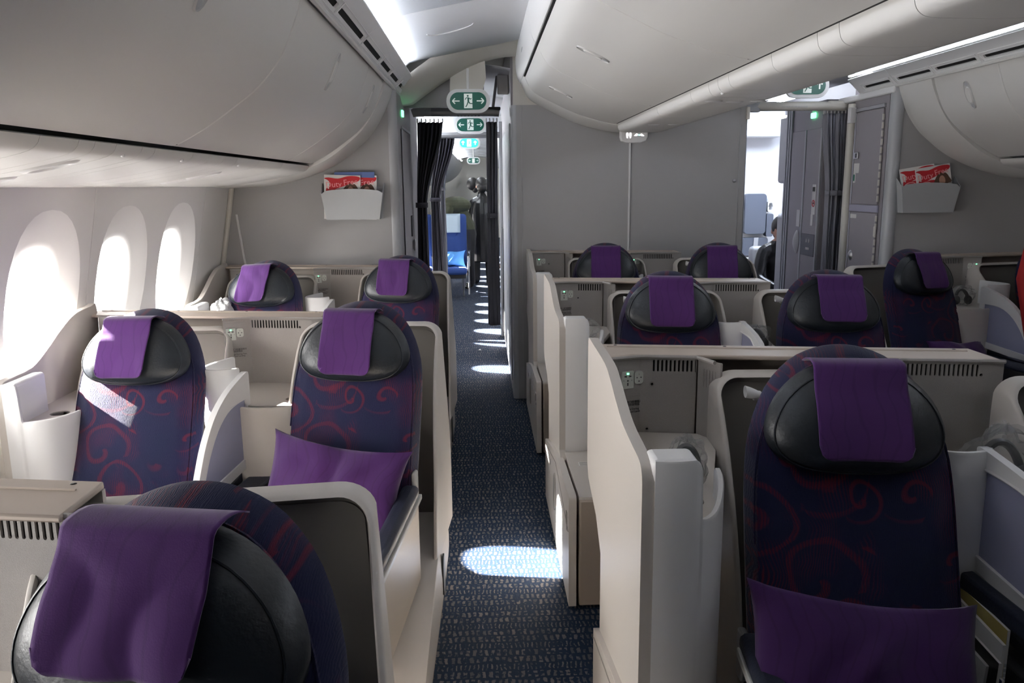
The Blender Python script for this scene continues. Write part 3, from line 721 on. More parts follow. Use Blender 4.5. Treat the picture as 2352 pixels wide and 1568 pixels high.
def make_seat(label):
    t = thing('cabin_seat', (0, 0, 0), label, 'seat', 'navy cabin seats')
    sh = []
    b = obj('backrest', M().puff(BACK_O, (0, .82), back_front, back_back, 14), SWIRL, parent=t, smooth=60)
    # welt along the dome
    path = [back_front(u*.95, .82+(v-.82)*.95, .95) for u, v in BACK_O]
    obj('piping', M().tube([(x, y-.001, z) for x, y, z in path[9:49]], .003, 5), SWIRL, parent=b)
    h = obj('headrest', M().puff(HEAD_O, HC, head_front, head_back, 12), LEATHER, parent=t, smooth=60)
    seam = [head_front(HC[0]+(u-HC[0])*.93, HC[1]+(v-HC[1])*.93, .93) for u, v in HEAD_O]
    obj('stitching', M().tube([(x, y-.001, z) for x, y, z in seam+[seam[0]]], .0022, 5), LEATHER, parent=h)
    # cushion
    co = rrect(-.245, .245, -1.12, -.60, .05, 5)
    obj('seat_cushion', M().puff(co, (0, -.86), lambda u, v, r: (u, v, .43+.04*(1-r**4)-.05*(max(0, (r-.85)/.15))**2), lambda u, v, r: (u, v, .28), 8), SWIRL, parent=t, smooth=60)
    obj('leg_rest', M().box(-.235, .235, -1.19, -1.10, .12, .40), SWIRL, parent=t, bevel=.03, seg=4)
    obj('seat_base', M().box(-.22, .22, -1.05, .0, .0, .28), BLACK, parent=t, bevel=.01)
    # shell : hood around the back, arms sweep forward as they go down
    XL, XR, ZT, R = -.268, .226, 1.128, .06
    fl = lambda z: .020*min(1, max(0, (1.05-z)/.45))
    def inv_u(inset):
        a, b_, z = XL+inset, XR-inset, ZT-inset; r = max(.012, R-inset); o = []
        zs = [.26, .35, .45, .55, .65, .75, .85, .95, 1.03]
        o += [(a, q) for q in zs]
        o += [(a+r-r*cos(k*pi/16), z-r+r*sin(k*pi/16)) for k in range(1, 9)]
        o += [(lerp(a+r, b_-r, k/8), z) for k in range(1, 8)]
        o += [(b_-r+r*sin(k*pi/16), z-r+r*cos(k*pi/16)) for k in range(0, 8)]
        o += [(b_+fl(q), q) for q in reversed(zs)]
        return o
    def fr(x, z, k=1.0):   # front edge depth
        e = interp([(.26, -.43), (.45, -.40), (.62, -.36), (.80, -.28), (.92, -.21), (1.03, -.115), (1.09, -.05), (1.128, -.01)], z)
        return e if abs(x-.5*(XL+XR)) > .19 else e
    out, inn = inv_u(0), inv_u(.013)
    mid = inv_u(.005)
    rings = [[(x, .034, z) for x, z in out], [(x, fr(x, z)+.02, z) for x, z in out], [(x, fr(x, z)+.004, z) for x, z in inv_u(.002)], [(x, fr(x, z), z) for x, z in mid], [(x, fr(x, z), z) for x, z in inv_u(.010)], [(x, fr(x, z)+.01, z) for x, z in inn]]
    s = obj('seat_shell', M().loft(rings, closed=False), BEIGE, parent=t, smooth=50)
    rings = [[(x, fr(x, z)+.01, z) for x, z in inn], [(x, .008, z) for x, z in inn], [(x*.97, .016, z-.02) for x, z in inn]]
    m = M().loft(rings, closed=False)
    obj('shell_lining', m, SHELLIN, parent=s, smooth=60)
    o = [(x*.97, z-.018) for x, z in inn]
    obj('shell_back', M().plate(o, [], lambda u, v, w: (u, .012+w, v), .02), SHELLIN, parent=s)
    # reading light and seat control inside the hood (console side)
    obj('reading_lamp', M().grid(lambda a, q: (XL+.025+.035*q, -.115-.018*cos(2*pi*a)*(1-.35*q*q), 1.085-.008*q+.016*sin(2*pi*a)*(1-.35*q*q)), 14, 6, True).sphere((XL+.06, -.115, 1.077), (.012, .0125, .011), 10, 6), WHITEP, parent=t, smooth=60)
    obj('lamp_lens', M().sphere((XL+.055, -.122, 1.066), (.012, .007, .005), 8, 5), METAL, parent=t)
    cp = obj('control_panel', M().loft([[(XL+d, -.20+p*k, .965+q*k) for p, q in ell(0, 0, .019, .042, 20)] for d, k in ((.02, 1), (.03, .95), (.032, .8))]), BLACK, parent=t, smooth=50)
    obj('control_ring', M().tube([(XL+.033, -.20+p, .965+q) for p, q in ell(0, 0, .013, .034, 18)], .002, 5), METAL, parent=cp)
    # aisle side armrest
    T = Matrix.Translation((.262, -.50, 0)) @ Matrix.Rotation(radians(6.5), 4, 'Z')
    ar = obj('aisle_armrest', M().box(-.062, .0, -.72, -.0, .575, .622, T), ARMPAD, parent=t, bevel=.02, seg=4, smooth=60)
    obj('armrest_trim', M().box(-.064, .004, -.725, .02, .558, .577, T), mat_trim, parent=ar, bevel=.003)
    obj('armrest_button', M().box(-.05, -.012, -.728, -.724, .561, .573, T), METAL, parent=ar, bevel=.001)
    obj('armrest_panel', M().box(-.03, -.002, -.69, -.02, .27, .56, T), GOLDP, parent=ar, bevel=.004)
    obj('armrest_pivot', M().box(-.03, -.012, -.0, .05, .56, .66, T @ Matrix.Translation((0, 0, 0))), mat_trim, parent=ar, bevel=.008)
    # low side pod outside the armrest
    PX = .095; pod = smooth_line([(.04, .0), (.06, .12), (.05, .27), (-.08, .30), (-.45, .275), (-.85, .235), (-1.20, .19), (-1.245, .14), (-1.25, .0)], 3)
    PT = Matrix.Translation((.20, 0, 0)) @ Matrix.Rotation(radians(11), 4, 'Z') @ Matrix.Translation((-.20, 0, 0)); pt = lambda x, y, z: tuple(PT @ Vector((x, y, z)))
    pd = obj('side_pod', M().plate(pod, [], lambda u, v, w: pt(PX+w+.015*sin(min(1, max(0, (v)/.3))*pi), u, v), .115), BEIGE, parent=t, bevel=.012, seg=3, smooth=50)
    obj('pod_inset', M().plate(smooth_line([(-.12, .02), (-.13, .2), (-.2, .235), (-.9, .19), (-1.15, .15), (-1.18, .03)], 3), [], lambda u, v, w: pt(PX+.117+w, u, v), .004), BROWN, parent=pd, bevel=.002)
    obj('pod_vent', M().plate(ell(-.30, .17, .05, .085, 20), [], lambda u, v, w: pt(PX+.128+w, u, v), .006), BLACK, parent=pd)
    # console side arm rest
    T = Matrix.Translation((-.235, -.50, 0))
    ar = obj('armrest', M().box(-.04, .022, -.80, -.02, .575, .62, T), ARMPAD, parent=t, bevel=.018, seg=4, smooth=60)
    obj('armrest_trim', M().box(-.042, -.03, -.80, -.02, .555, .577, T), mat_trim, parent=ar, bevel=.003)
    obj('armrest_panel', M().box(-.02, .01, -.78, -.05, .3, .575, T), BLACK, parent=ar, bevel=.004)
    return t
mat_trim = mat('armrest_trim', (.62, .62, .60), .3)
GOLDP = mat('champagne_panel', (.50, .44, .37), .35, metal=.25)

seats = {}
first = make_seat('nearest seat at bottom left, cloth hanging off its big dark headrest')
def place(key, x, y, zs, label, mirror=False):
    if not seats: o = first; o['label'] = label; o.location = (x, y, 0); o.rotation_euler = (0, 0, YAWL)
    else: o = dup(first, (x, y, 0), label, rz=(YAWL if 'L' in key[2:] else YAW) if not mirror else radians(14), mirror=mirror)
    o.scale.z = zs
    index_kids()
    for ch in KIDS[o.name]:
        if ch.name.split('.')[0] in ('seat_shell', 'shell_lining', 'shell_back', 'reading_lamp', 'lamp_lens', 'control_panel'): ch.location.x = {'L2': -.045, 'L1': -.08, 'C1': .04, 'C2': .04}.get(key[2:], -.02); ch.rotation_euler.z = {'A-L2': radians(19), 'B-L2': radians(7), 'C-L2': radians(9)}.get(key, -o.rotation_euler.z) if 'L' in key[2:] else radians(3)
    if key[-1] == '1' and key != 'C-R1' or key == 'C-R2':
        for ch in KIDS[o.name]:
            if ch.name.startswith('aisle_armrest'):
                for g in KIDS.get(ch.name, []): bpy.data.objects.remove(g)
                bpy.data.objects.remove(ch)
    if key == 'A-L2':
        for ch in KIDS[o.name]:
            if ch.name.split('.')[0] == 'seat_shell' or ch.name.split('.')[0].startswith('shell_'): ch.location.x = -.111; ch.scale = (1.144, 1, .985)
    if key == 'B-L1': o.rotation_euler.z = radians(-8)
    seats[key] = o; return o
place('A-L2', -.352, 1.36, .99, 'nearest navy seat, cut off at the lower left corner')
place('B-L1', -1.235, 3.35, .962, 'navy window seat with a sun stripe across its back, middle left row')
place('B-L2', -.388, 3.235, .988, 'navy aisle seat with red swirls holding a large purple pillow, middle left row')
place('C-L1', -1.245, 5.21, .975, 'window seat of the last left row, by the third window')
place('C-L2', -.423, 5.12, .997, 'aisle seat of the last left row, in front of the magazine wall')
place('A-C1', .905, 2.175, 1.005, 'biggest dark seat at lower right, with a pillow filling its cushion')
place('A-C2', 1.665, 2.06, 1.0, 'seat cut off by the right edge, only its shell corner showing')
place('B-C1', .898, 4.02, .998, 'middle centre row seat nearer the left aisle, no pillow')
place('B-C2', 1.63, 3.95, 1.0, 'middle centre row seat farther from the left aisle, dark purple cloth to its right')
place('C-C1', .885, 5.88, 1.0, 'last centre row seat left of the wall joint line')
place('C-C2', 1.645, 5.76, 1.0, 'last centre row seat right of the wall joint line')
place('C-R1', 2*CX+.39, 5.18, .99, 'turned seat beyond the far aisle, below the right magazine rack', mirror=True)
place('C-R2', 2*CX+1.25, 5.23, .99, 'far right seat cut by the right edge, behind the frosted divider', mirror=True)

# ---- headrest cloths
def make_cloth(dx, tilt, w, zb, seed, ripple=.004, ZT=1.222):
    rnd = random.Random(seed); ph = [rnd.uniform(0, 6) for _ in range(4)]
    nx, nz = 32, 32; c, s = cos(tilt), sin(tilt)
    def P(i, j):
        u = (i/nx-.5)*w; t = j/nz
        rip = ripple*(sin(u*38+ph[0]+t*3)*.5+sin(u*35+ph[1]-t*5)*.4+sin(t*9+ph[2]+u*20)*.3)
        if t < .8:
            z = lerp(zb, ZT, t/.8)
            r = .034; du = abs(u)-(w/2-r)
            if du > 0 and z < zb+r: z = max(z, zb+r-sqrt(max(0, r*r-du*du)))
            uu = dx+u*c+(z-ZT)*s; zz = z+u*s*.9*(1 if z < ZT-.01 else .6)
            zq = min(zz, 1.165)
            ys = head_surf(uu, zq); ym = head_surf(dx, zq)
            y = min(ys, ym*.6+ys*.4)-.007
            if zz > 1.165: y += (zz-1.165)*.30
            k = min(1, (ZT-z)/.05)
            flare = .012*(1-t/.8)*(abs(u)/(w/2))**2
            return (uu, y-abs(rip)*.9*k-flare, zz)
        q = (t-.8)/.2
        uu = dx+u*c; ym = head_surf(dx, 1.165)
        y0 = min(head_surf(uu, 1.165), ym*.6+head_surf(uu, 1.165)*.4)-.007+(ZT-1.165)*.30
        return (uu, lerp(y0, back_y(1.2)+.012, q), ZT+u*s*.54+.007*sin(q*pi)-.010*q*q)
    m = M().grid(lambda a, b: P(round(a*nx), round(b*nz)), nx, nz)
    return m
def cloth(key, dx, tilt, w, zb, label, seed=1, ripple=.004, zt=1.222):
    s = seats[key]
    o = obj('headrest_cloth', make_cloth(dx, tilt, w, zb, seed, ripple, zt), PURPLE, solid=.0025, smooth=70, label=label, cat='cloth', group='purple headrest cloths')
    o.location = s.location; o.rotation_euler = s.rotation_euler; o.scale = s.scale
    return o
cloth('A-L2', -.006, .03, .215, 1.068, 'large purple cloth on the nearest headrest, lower left corner', 3, .011, 1.234)
cloth('B-L1', -.006, .03, .185, 1.012, 'purple cloth on the middle row window seat headrest', 5)
cloth('B-L2', -.004, -.01, .190, 1.008, 'purple cloth on the headrest above the propped purple pillow', 7)
cloth('C-L1', -.01, .11, .185, 1.01, 'sunlit lilac cloth hanging askew on the last left row window seat', 11, .008)
cloth('C-L2', -.01, -.02, .188, 1.025, 'purple cloth on the last left row aisle seat', 13)
cloth('A-C1', -.004, -.01, .207, 1.018, 'wide purple cloth on the biggest headrest at lower right', 17, .002)
cloth('B-C1', -.004, -.02, .20, 1.01, 'purple cloth on the middle centre headrest nearer the left aisle', 19, .002)
cloth('B-C2', .012, -.03, .20, 1.03, 'dark purple cloth on the middle centre headrest farther right', 23, .002)
cloth('C-C1', -.004, 0, .20, .99, 'purple cloth on the last centre headrest left of the wall joint', 29, .002)
cloth('C-C2', .0, .02, .20, .99, 'purple cloth on the last centre headrest right of the wall joint', 31, .002)
cloth('C-R1', .0, .04, .185, 1.015, 'purple cloth on the turned headrest below the right magazine rack', 37)
cloth('C-R2', .0, .0, .19, 1.015, 'purple cloth on the far right headrest at the image edge', 41)

# ---- pillows
def make_pillow(w, h, th, seed, dent=0):
    rnd = random.Random(seed); ph = [rnd.uniform(0, 6) for _ in range(6)]
    o = []
    N = 12
    for k in range(4):
        for i in range(N):
            t = i/N*2-1
            pinch = .030*(1-t*t)**.8
            a = {0: (t*w/2, -h/2+pinch), 1: (w/2-pinch, t*h/2), 2: (-t*w/2, h/2-pinch), 3: (-w/2+pinch, -t*h/2)}[k]
            o.append(a)
    def prof(u, v, r):
        x, y = u/(w/2), v/(h/2)
        e = max(0, 1-abs(x)**2.6)**.6*max(0, 1-abs(y)**2.6)**.6
        wr = .006*sin(7*x+ph[0]+3*y)*sin(5*y+ph[1])+.004*sin(13*x-6*y+ph[2])
        dn = -dent*math.exp(-((x-.0)/.10)**2)*max(0, (y+.1))**1.0
        edge = .012*sin(6*x+ph[3])*(r**3)
        return th*e+wr*e+dn*e, edge
    m = M().puff(o, (0, 0), lambda u, v, r: (u, -prof(u, v, r)[0]+prof(u, v, r)[1], v), lambda u, v, r: (u, prof(u, v, r)[0]*.8+prof(u, v, r)[1]+.002, v), 12)
    return m
def pillow(key, w, h, x, v, z, pitch, roll, yaw, label, seed, dent=0):
    s = seats[key]
    o = obj('pillow', make_pillow(w, h, .058, seed, dent), PILLOWM, smooth=70, label=label, cat='pillow', group='purple pillows')
    o.matrix_world = Matrix.Translation(s.location) @ Matrix.Rotation(s.rotation_euler.z, 4, 'Z') @ Matrix.Diagonal((s.scale.x, 1, 1, 1)) @ Matrix.Translation((x, v, z)) @ Matrix.Rotation(yaw, 4, 'Z') @ Matrix.Rotation(roll, 4, 'Y') @ Matrix.Rotation(pitch, 4, 'X')
    return o
pillow('B-L2', .50, .34, .0, -.645, .635, radians(-22), radians(7), 0, 'purple pillow with a creased top propped on the middle left aisle seat', 2, .05)
pillow('A-C1', .50, .34, -.04, -.66, .61, radians(-28), radians(6), 0, 'large dark purple pillow at lower right, filling the biggest seat', 4)
pillow('C-R1', .40, .30, -.05, -.70, .585, radians(-35), radians(-4), 0, 'purple pillow on the turned seat beyond the far aisle', 6)
pillow('C-L2', .42, .30, .03, -.66, .60, radians(-30), radians(2), 0, 'purple pillow mostly hidden on the last left aisle seat, its corner showing', 8)
# ================================================================ CONSOLES
def vent_panel(parent, x0, x1, yfun, z0, z1, nslots, sx0, sx1, extra_holes=()):
    """speckled panel with a row of slots and screw holes"""
    step = (sx1-sx0)/max(1, nslots-1); holes = []
    for k in range(nslots):
        c = sx0+k*step; holes.append(rrect(c-.0032, c+.0032, 1.100, 1.135, .003, 2))
    holes += [ell(cx, cz, .004, .004, 10) for cx, cz in extra_holes]
    fn = lambda u, v, w: (u, yfun(u)+w, v)
    p = obj('vent_panel', M().plate([(x0, z0), (x1, z0), (x1, z1), (x0, z1)], holes, fn, .006), SPECK, parent=parent, smooth=20)
    if nslots or extra_holes:
        obj('vent_shade', M().face([(x0+.005, z0+.01), (x1-.005, z0+.01), (x1-.005, z1-.005), (x0+.005, z1-.005)], [], lambda u, v: (u, yfun(u)+.014, v)), VENT_SHADE, parent=p, smooth=0)  # dark sheet in place of the shade seen through the slots
    for cx, cz in extra_holes:
        obj('screw_ring', M().grid(lambda a, b: (cx+(.0065+.0018*cos(2*pi*b))*cos(2*pi*a), yfun(cx)+.0018*sin(2*pi*b), cz+(.0065+.0018*cos(2*pi*b))*sin(2*pi*a)), 14, 5, True, True), SPECK, parent=p)
    return p
VENT_SHADE = mat('vent_shade', (.035, .033, .032), .7)  # colour of the painted shade behind the vent slots
TX_CN = '滑行、起飞和着陆期间\n请勿存放物品'
TX_EN = 'No Storage During Taxi,\nTakeoff and Landing'
_sock = {}
def build_outlet(parent, Mt):
    """universal outlet and headset socket on a plane given by the matrix (x right, y up, z out)"""
    def o(name, m, mt, par, **k):
        if name not in _sock: _sock[name] = mesh_of(name, m(), mt, 30)
        q = obj(name.split('#')[0], _sock[name], None, parent=par); q.matrix_local = k.get('L', Matrix()); return q
    fn = lambda u, v, w: (u, v, w)
    rim = o('outlet_recess', lambda: M().plate(rrect(-.044, .044, -.058, .046, .008), [rrect(-.041, .041, -.055, .043, .006)], fn, .0012), SPECK, parent, L=Mt)
    a = o('outlet_plate', lambda: M().plate(rrect(-.036, .003, -.030, .022, .002, 2), [], lambda u, v, w: (u, v, w+.0004), .004), SOCK, parent, L=Mt)
    def slots():
        m = M(); cx = -.0165
        for pts in ([(cx-.012, .006), (cx-.004, .004), (cx-.004, .010), (cx-.012, .008)], [(cx+.012, .006), (cx+.004, .004), (cx+.004, .010), (cx+.012, .008)],
                    ell(cx, -.006, .0028, .0028, 8), [(cx-.002, -.021), (cx+.002, -.021), (cx+.002, -.012), (cx-.002, -.012)],
                    ell(cx-.013, -.005, .001, .0018, 6), ell(cx+.013, -.005, .001, .0018, 6)):
            m.face(pts, [], lambda u, v: (u, v, .0047))
        return m
    o('pin_slot', slots, INK, a)
    o('indicator_light', lambda: M().box(-.020, -.013, .0125, .0175, .0042, .0052), LED, a)
    b = o('headset_plate', lambda: M().plate(rrect(.006, .034, -.018, .020, .008), [], lambda u, v, w: (u, v, w+.0004), .004), SOCK, parent, L=Mt)
    def pins():
        m = M()
        for c in ((.0135, .001), (.0265, .001), (.020, -.010)): m.face(ell(c[0], c[1], .0022, .0022, 8), [], lambda u, v: (u, v, .0047))
        m.face(ell(.020, .011, .0012, .0012, 6), [], lambda u, v: (u, v, .0047))
        return m
    o('pin_slot#2', pins, INK, b)
    n = text('notice', TX_CN+'\n', .0085, INK, Mt @ Matrix.Translation((0, -.081, .0006)), parent=parent)
    text('notice', TX_EN, .0085, INK, Mt @ Matrix.Translation((0, -.098, .0006)), parent=parent)
def plane_at(p, ax):   # local x along ax (xy vector), y up, z out (toward -y side)
    a = Vector((ax[0], ax[1], 0)).normalized(); n = a.cross(Vector((0, 0, 1)))
    m = Matrix((a, Vector((0, 0, 1)), n)).transposed().to_4x4(); m.translation = p
    return m

def ribbon_wall(path, tops, z0, th, r=0):
    """vertical wall following plan path (x,y), top height per point"""
    n = len(path); L = []; R_ = []
    for i in range(n):
        a = Vector(path[max(i-1, 0)]); b = Vector(path[min(i+1, n-1)]); d = (b-a).normalized(); q = Vector((-d.y, d.x))*th/2
        p = Vector(path[i]); L.append(p+q); R_.append(p-q)
    rings = []
    for l, q, zt in zip(L, R_, tops):
        e = min(.006, th/3); mid = (l+q)/2
        sh = lambda p, k: (mid+(p-mid)*k)
        rings.append([(l.x, l.y, z0), (l.x, l.y, zt-e), (*sh(l, .6), zt), (*sh(q, .6), zt), (q.x, q.y, zt-e), (q.x, q.y, z0)])
    return M().loft(rings)
def arc_path(P, n=6): return smooth_line(P, n)

def console(kind, x0, x1, yf, label, slots=17, mirror=False, lower=True, loc=(0, 0, 0)):
    """compartment between seats. coordinates: world x of its row, y from yf (vent plane), later moved by rows"""
    t = thing('side_console', loc, label, 'console', 'side consoles')
    w = x1-x0
    sl = lambda x: yf(x)
    ang = {'middle': .085, 'aisle': .110, 'window': 0}[kind]
    vx0 = x0+ang
    zl = .80
    if kind == 'middle':
        vent_panel(t, vx0, x1+.03, sl, zl, 1.14, slots, vx0+.012, vx0+.207, [(vx0+.218, 1.105)] if slots else [(x0+.13, 1.105)])
    elif kind == 'aisle':
        vent_panel(t, vx0, x1-.035, sl, zl, 1.14, slots, vx0+.040, x1-.036, [(vx0+.036, 1.062), (vx0+.024, .925)])
        # small grille on the angled cheek next to the shell
        pa, pb = (x1-.030, sl(x1-.030)), (x1+.012, sl(x1)-.075)
        f = lambda u, v, q: (lerp(pa[0], pb[0], u)+q, lerp(pa[1], pb[1], u), v)
        ck = obj('cheek_panel', M().plate([(0, zl), (1, zl), (1, 1.142), (0, 1.142)], [rrect(.25+.13*k, .31+.13*k, 1.062, 1.115, .02, 1) for k in range(5)], f, .006), SPECK, parent=t, smooth=20)
        obj('vent_shade', M().face([(.1, 1.04), (.95, 1.04), (.95, 1.13), (.1, 1.13)], [], lambda u, v: f(u, v, .008)), VENT_SHADE, parent=ck, smooth=0)
    else:
        pass
    # angled outlet panel
    if kind != 'window':
        pa, pb = (x0-.012, sl(x0)-.055), (vx0+.001, sl(vx0)+.0005)
    else:
        pa, pb = (x0+.05, sl(x0+.05)-.02), (x1+.05, sl(x1+.05)-.02)
    f = lambda u, v, q: (lerp(pa[0], pb[0], u), lerp(pa[1], pb[1], u)+q, v)
    op = obj('outlet_panel', M().plate([(0, zl), (1, zl), (1, 1.14), (0, 1.14)], [rrect(.20, .24, 1.07, 1.12, .015, 2)] if kind == 'window' else [], f, .006), SPECK, parent=t, smooth=20)
    if kind == 'window':
        obj('vent_shade', M().face([(.15, 1.06), (.3, 1.06), (.3, 1.13), (.15, 1.13)], [], lambda u, v: f(u, v, .008)), VENT_SHADE, parent=op, smooth=0)
    k = {'middle': .42, 'aisle': .80, 'window': .62}[kind]
    build_outlet(op, plane_at(Vector((lerp(pa[0], pb[0], k), lerp(pa[1], pb[1], k)-.0005, 1.082)), (pb[0]-pa[0], pb[1]-pa[1])))
    # rim on top of the panels
    rp = [(pa[0], pa[1]-.004, 1.145), (pb[0], pb[1]-.004, 1.145)]
    if kind != 'window': rp += [((x1-.035) if kind == 'aisle' else x1+.03, sl((x1-.035) if kind == 'aisle' else x1+.03)-.004, 1.145)]
    if kind == 'aisle': rp += [(x1-.005, sl(x1)-.075, 1.145)]
    obj('panel_rim', M().tube(rp, .006, 6), SPECK, parent=t)
    ty = sl((x0+x1)/2)
    if kind == 'middle':
        # cup shaped screen, tray and curved front
        s = 1.0
        a = arc_path([(x0+.055, ty-.14), (x0+.02, ty-.22), (x0-.002, ty-.30), (x0+.008, ty-.355), (x0+.05, ty-.375), (x0+.105, ty-.37), (x0+.135, ty-.345)], 4)
        tops = [1.005]*len(a)
        obj('screen_wall', ribbon_wall(a, tops, .50, .018), WHITEP, parent=t, smooth=50)
        obj('tray', M().plate([(x0+.03, ty-.33), (x0+.10, ty-.335), (x0+.20, ty-.37), (x1-.02, ty-.37), (x1+.03, sl(x1)), (x0, sl(x0))], [ell(x1-.06, ty-.27, .032, .032, 16)], lambda u, v, q: (u, v, .835+q), .02), BEIGE, parent=t, smooth=20)
        b = arc_path([(x0+.14, ty-.40), (x0+.22, ty-.42), (x1-.03, ty-.40), (x1+.02, ty-.33)], 4)
        obj('front_panel', ribbon_wall(b, [.862]*len(b), .08, .018), BEIGE, parent=t, smooth=50)
        obj('inner_core', M().box(x0+.03, x1, ty-.33, ty-.02, .08, .55), BEIGE, parent=t)
        # swept divider with a frosted pane
        mid = x0 > 0; px = x0+(.108 if mid else .148); dz = .085 if mid else 0; sk = .02 if mid else .14
        ol = smooth_line([(-.335, .975), (-.345, .99), (-.40, .98), (-.52, .945), (-.62, .89), (-.70, .81), (-.76, .715), (-.80, .635), (-.815, .605)], 4)+[(-.81, .585), (-.335, .62)]
        inn = smooth_line([(-.372, .885), (-.45, .885), (-.53, .872), (-.61, .828), (-.68, .755), (-.73, .675), (-.752, .63)], 3)+[(-.372, .655)]
        dv = lambda u, v, q: (px+(u+.335)*sk+q, ty+u, dz*min(1, (1.02-v)/.15)+v)
        d = obj('divider', M().plate(ol, [inn], dv, .022), WHITEP, parent=t, bevel=.005, smooth=40)
        obj('divider_pane', M().plate([(p[0]*1, p[1]) for p in inn], [], lambda u, v, q: dv(u, v, .007+q), .008), PANE, parent=d, smooth=20)
        obj('divider_bead', M().tube([dv(u, v, -.001) for u, v in inn+[inn[0]]], .004, 5), WHITEP, parent=d)
        # dark shelf arm under the divider with a document pocket
        obj('arm_shelf', M().box(*((x0+.068, x0+.105) if mid else (x0+.045, x0+.14)), ty-1.0, ty-.37, .555+dz*1.2, .60+dz*1.2), ARMPAD, parent=t, bevel=.008)
        obj('arm_shelf', M().add([(x0+.165, ty-.42, z) for z in (.545, .585)]+[(x0+.26, ty-.42, z) for z in (.545, .585)]+[(x0+.085, ty-.98, z) for z in (.545, .585)]+[(x0+.17, ty-.98, z) for z in (.545, .585)],
            [(0, 1, 3, 2), (4, 6, 7, 5), (0, 4, 5, 1), (2, 3, 7, 6), (0, 2, 6, 4), (1, 5, 7, 3)]), ARMPAD, parent=t, bevel=.008)
        obj('pocket', M().box(x0+.0, x0+.01, ty-1.0, ty-.5, .20, .50), BLACK, parent=t, bevel=.004)
        obj('pocket_back', M().box(x0+.10, x0+.13, ty-1.0, ty-.40, .1, .55), BLACK, parent=t, bevel=.004)
    else:
        zt = 1.065 if kind == 'aisle' else 1.0
        zn = .925 if kind == 'aisle' else .86
        ye = sl(x0)-.695
        n = 26; P = arc_path([(x0+.012, ye), (x0+.06, ye-.004), (x0+.11, ye+.006), (x0+.155, ye+.04), (x0+.185, ye+.10), (x0+.197, ye+.17)], 6)
        S = [0]
        for p, q in zip(P, P[1:]): S.append(S[-1]+hypot(q[0]-p[0], q[1]-p[1]))
        top = (lambda s_: interp([(0, zt), (.045, zt), (.052, zt-.01), (.056, zn+.01), (.06, zn), (1, zn)], s_)) if kind == 'window' else lambda s_: interp([(0, zt), (.088, zt), (.097, zt-.006), (.102, zt-.02), (.104, zn+.012), (.108, zn+.003), (.12, zn), (.15, zn+.005), (.19, zn+.02), (.23, zn+.045), (.26, zn+.058), (.4, zn+.06)], s_)
        # denser path near the notch
        ss = sorted(set([k*S[-1]/30 for k in range(31)]+[.088, .094, .099, .102, .1035, .105, .108, .112, .045, .05, .053, .056, .06]))
        PP = [(interp(list(zip(S, [p[0] for p in P])), q), interp(list(zip(S, [p[1] for p in P])), q)) for q in ss]
        obj('front_wall', ribbon_wall(PP, [top(q) for q in ss], .44 if kind == 'aisle' else .08, .016), WHITEP, parent=t, smooth=50)
        obj('front_cap', M().box(x0+.006, x0+(.108 if kind == 'aisle' else .058), ye-.006, ye+(.085 if kind == 'aisle' else .2), zt-.17, zt+.001), WHITEP, parent=t, bevel=.014, seg=4, smooth=60)
        tz = zn-.03
        obj('tray', M().plate([(x0+.005, ye+.02), (x0+.11, ye+.02), (x0+.15, ye+.05), (x0+.182, ye+.11), (x0+.194, ye+.19), (x1+.01, sl(x1)-.07), (x1-.02, sl(x1)), (x0+.0, sl(x0))], [ell(x0+.125, ye+.14, .034, .034, 18)], lambda u, v, q: (u, v, tz+q), .02), BEIGE, parent=t, smooth=20)
        obj('cup_recess', M().grid(lambda a, q: (x0+.125+.034*cos(2*pi*a), ye+.14+.034*sin(2*pi*a), tz+.015-.02*q), 18, 1, True).face(ell(x0+.125, ye+.14, .034, .034, 18), [], lambda u, v: (u, v, tz-.004)), SPECK, parent=t)
        # tall side panel
        if kind == 'aisle':
            ol = smooth_line([(.19, 1.10), (.185, 1.155), (.165, 1.168), (.10, 1.166), (-.16, 1.158), (-.26, 1.135), (-.36, 1.10), (-.46, 1.073), (-.58, 1.062), (-.665, 1.055), (-.695, 1.03), (-.70, .98)], 4)
            ol += [(-.70, .47), (-.76, .44), (-.76, .02), (-.12, .02), (-.12, .58), (-.02, .655), (.10, .69), (.16, .71), (.19, .75)]
        else:
            ol = smooth_line([(.05, 1.0), (.05, 1.17), (.0, 1.178), (-.14, 1.165), (-.26, 1.12), (-.38, 1.06), (-.50, 1.015), (-.68, 1.005), (-.70, .97)], 4)+[(-.70, .08), (.05, .08)]
        y00 = sl(x0)
        sp = obj('side_panel', M().plate(ol, [], lambda u, v, q: (x0-.016+q, y00+u, v), .028), BEIGE, parent=t, bevel=.008, seg=3, smooth=50)
        if kind == 'aisle':
            xs = x0-.02
            ol = smooth_line([(-.10, .33), (-.35, .385), (-.70, .445), (-1.10, .462), (-1.235, .468), (-1.255, .45)], 4)+[(-1.26, .015), (-.10, .015)]
            lp = obj('lower_panel', M().plate(ol, [], lambda u, v, q: (xs-.012+q, y00+u, v), .03), BEIGE, parent=t, bevel=.008, seg=3, smooth=50)
            # flat black oval painting the shade of the grip recess; small hatch
            g = ell(-.66, .255, .03, .085, 20)
            obj('grip_shade', M().face(g, [], lambda u, v: (xs-.0135, y00+u, v)), BLACK, parent=lp, smooth=0)
            obj('grip_rim', M().tube([(xs-.013, y00+u, v) for u, v in g+[g[0]]], .006, 6), SHELLIN, parent=lp)
            obj('panel_seam', M().tube([(xs-.0125, y00+u, v) for u, v in ((-.12, .31), (-.7, .41), (-1.24, .32))], .002, 4), SHELLIN, parent=lp)
            obj('small_latch', M().box(xs-.016, xs-.01, y00-1.20, y00-1.17, .33, .38), SHELLIN, parent=lp, bevel=.002)
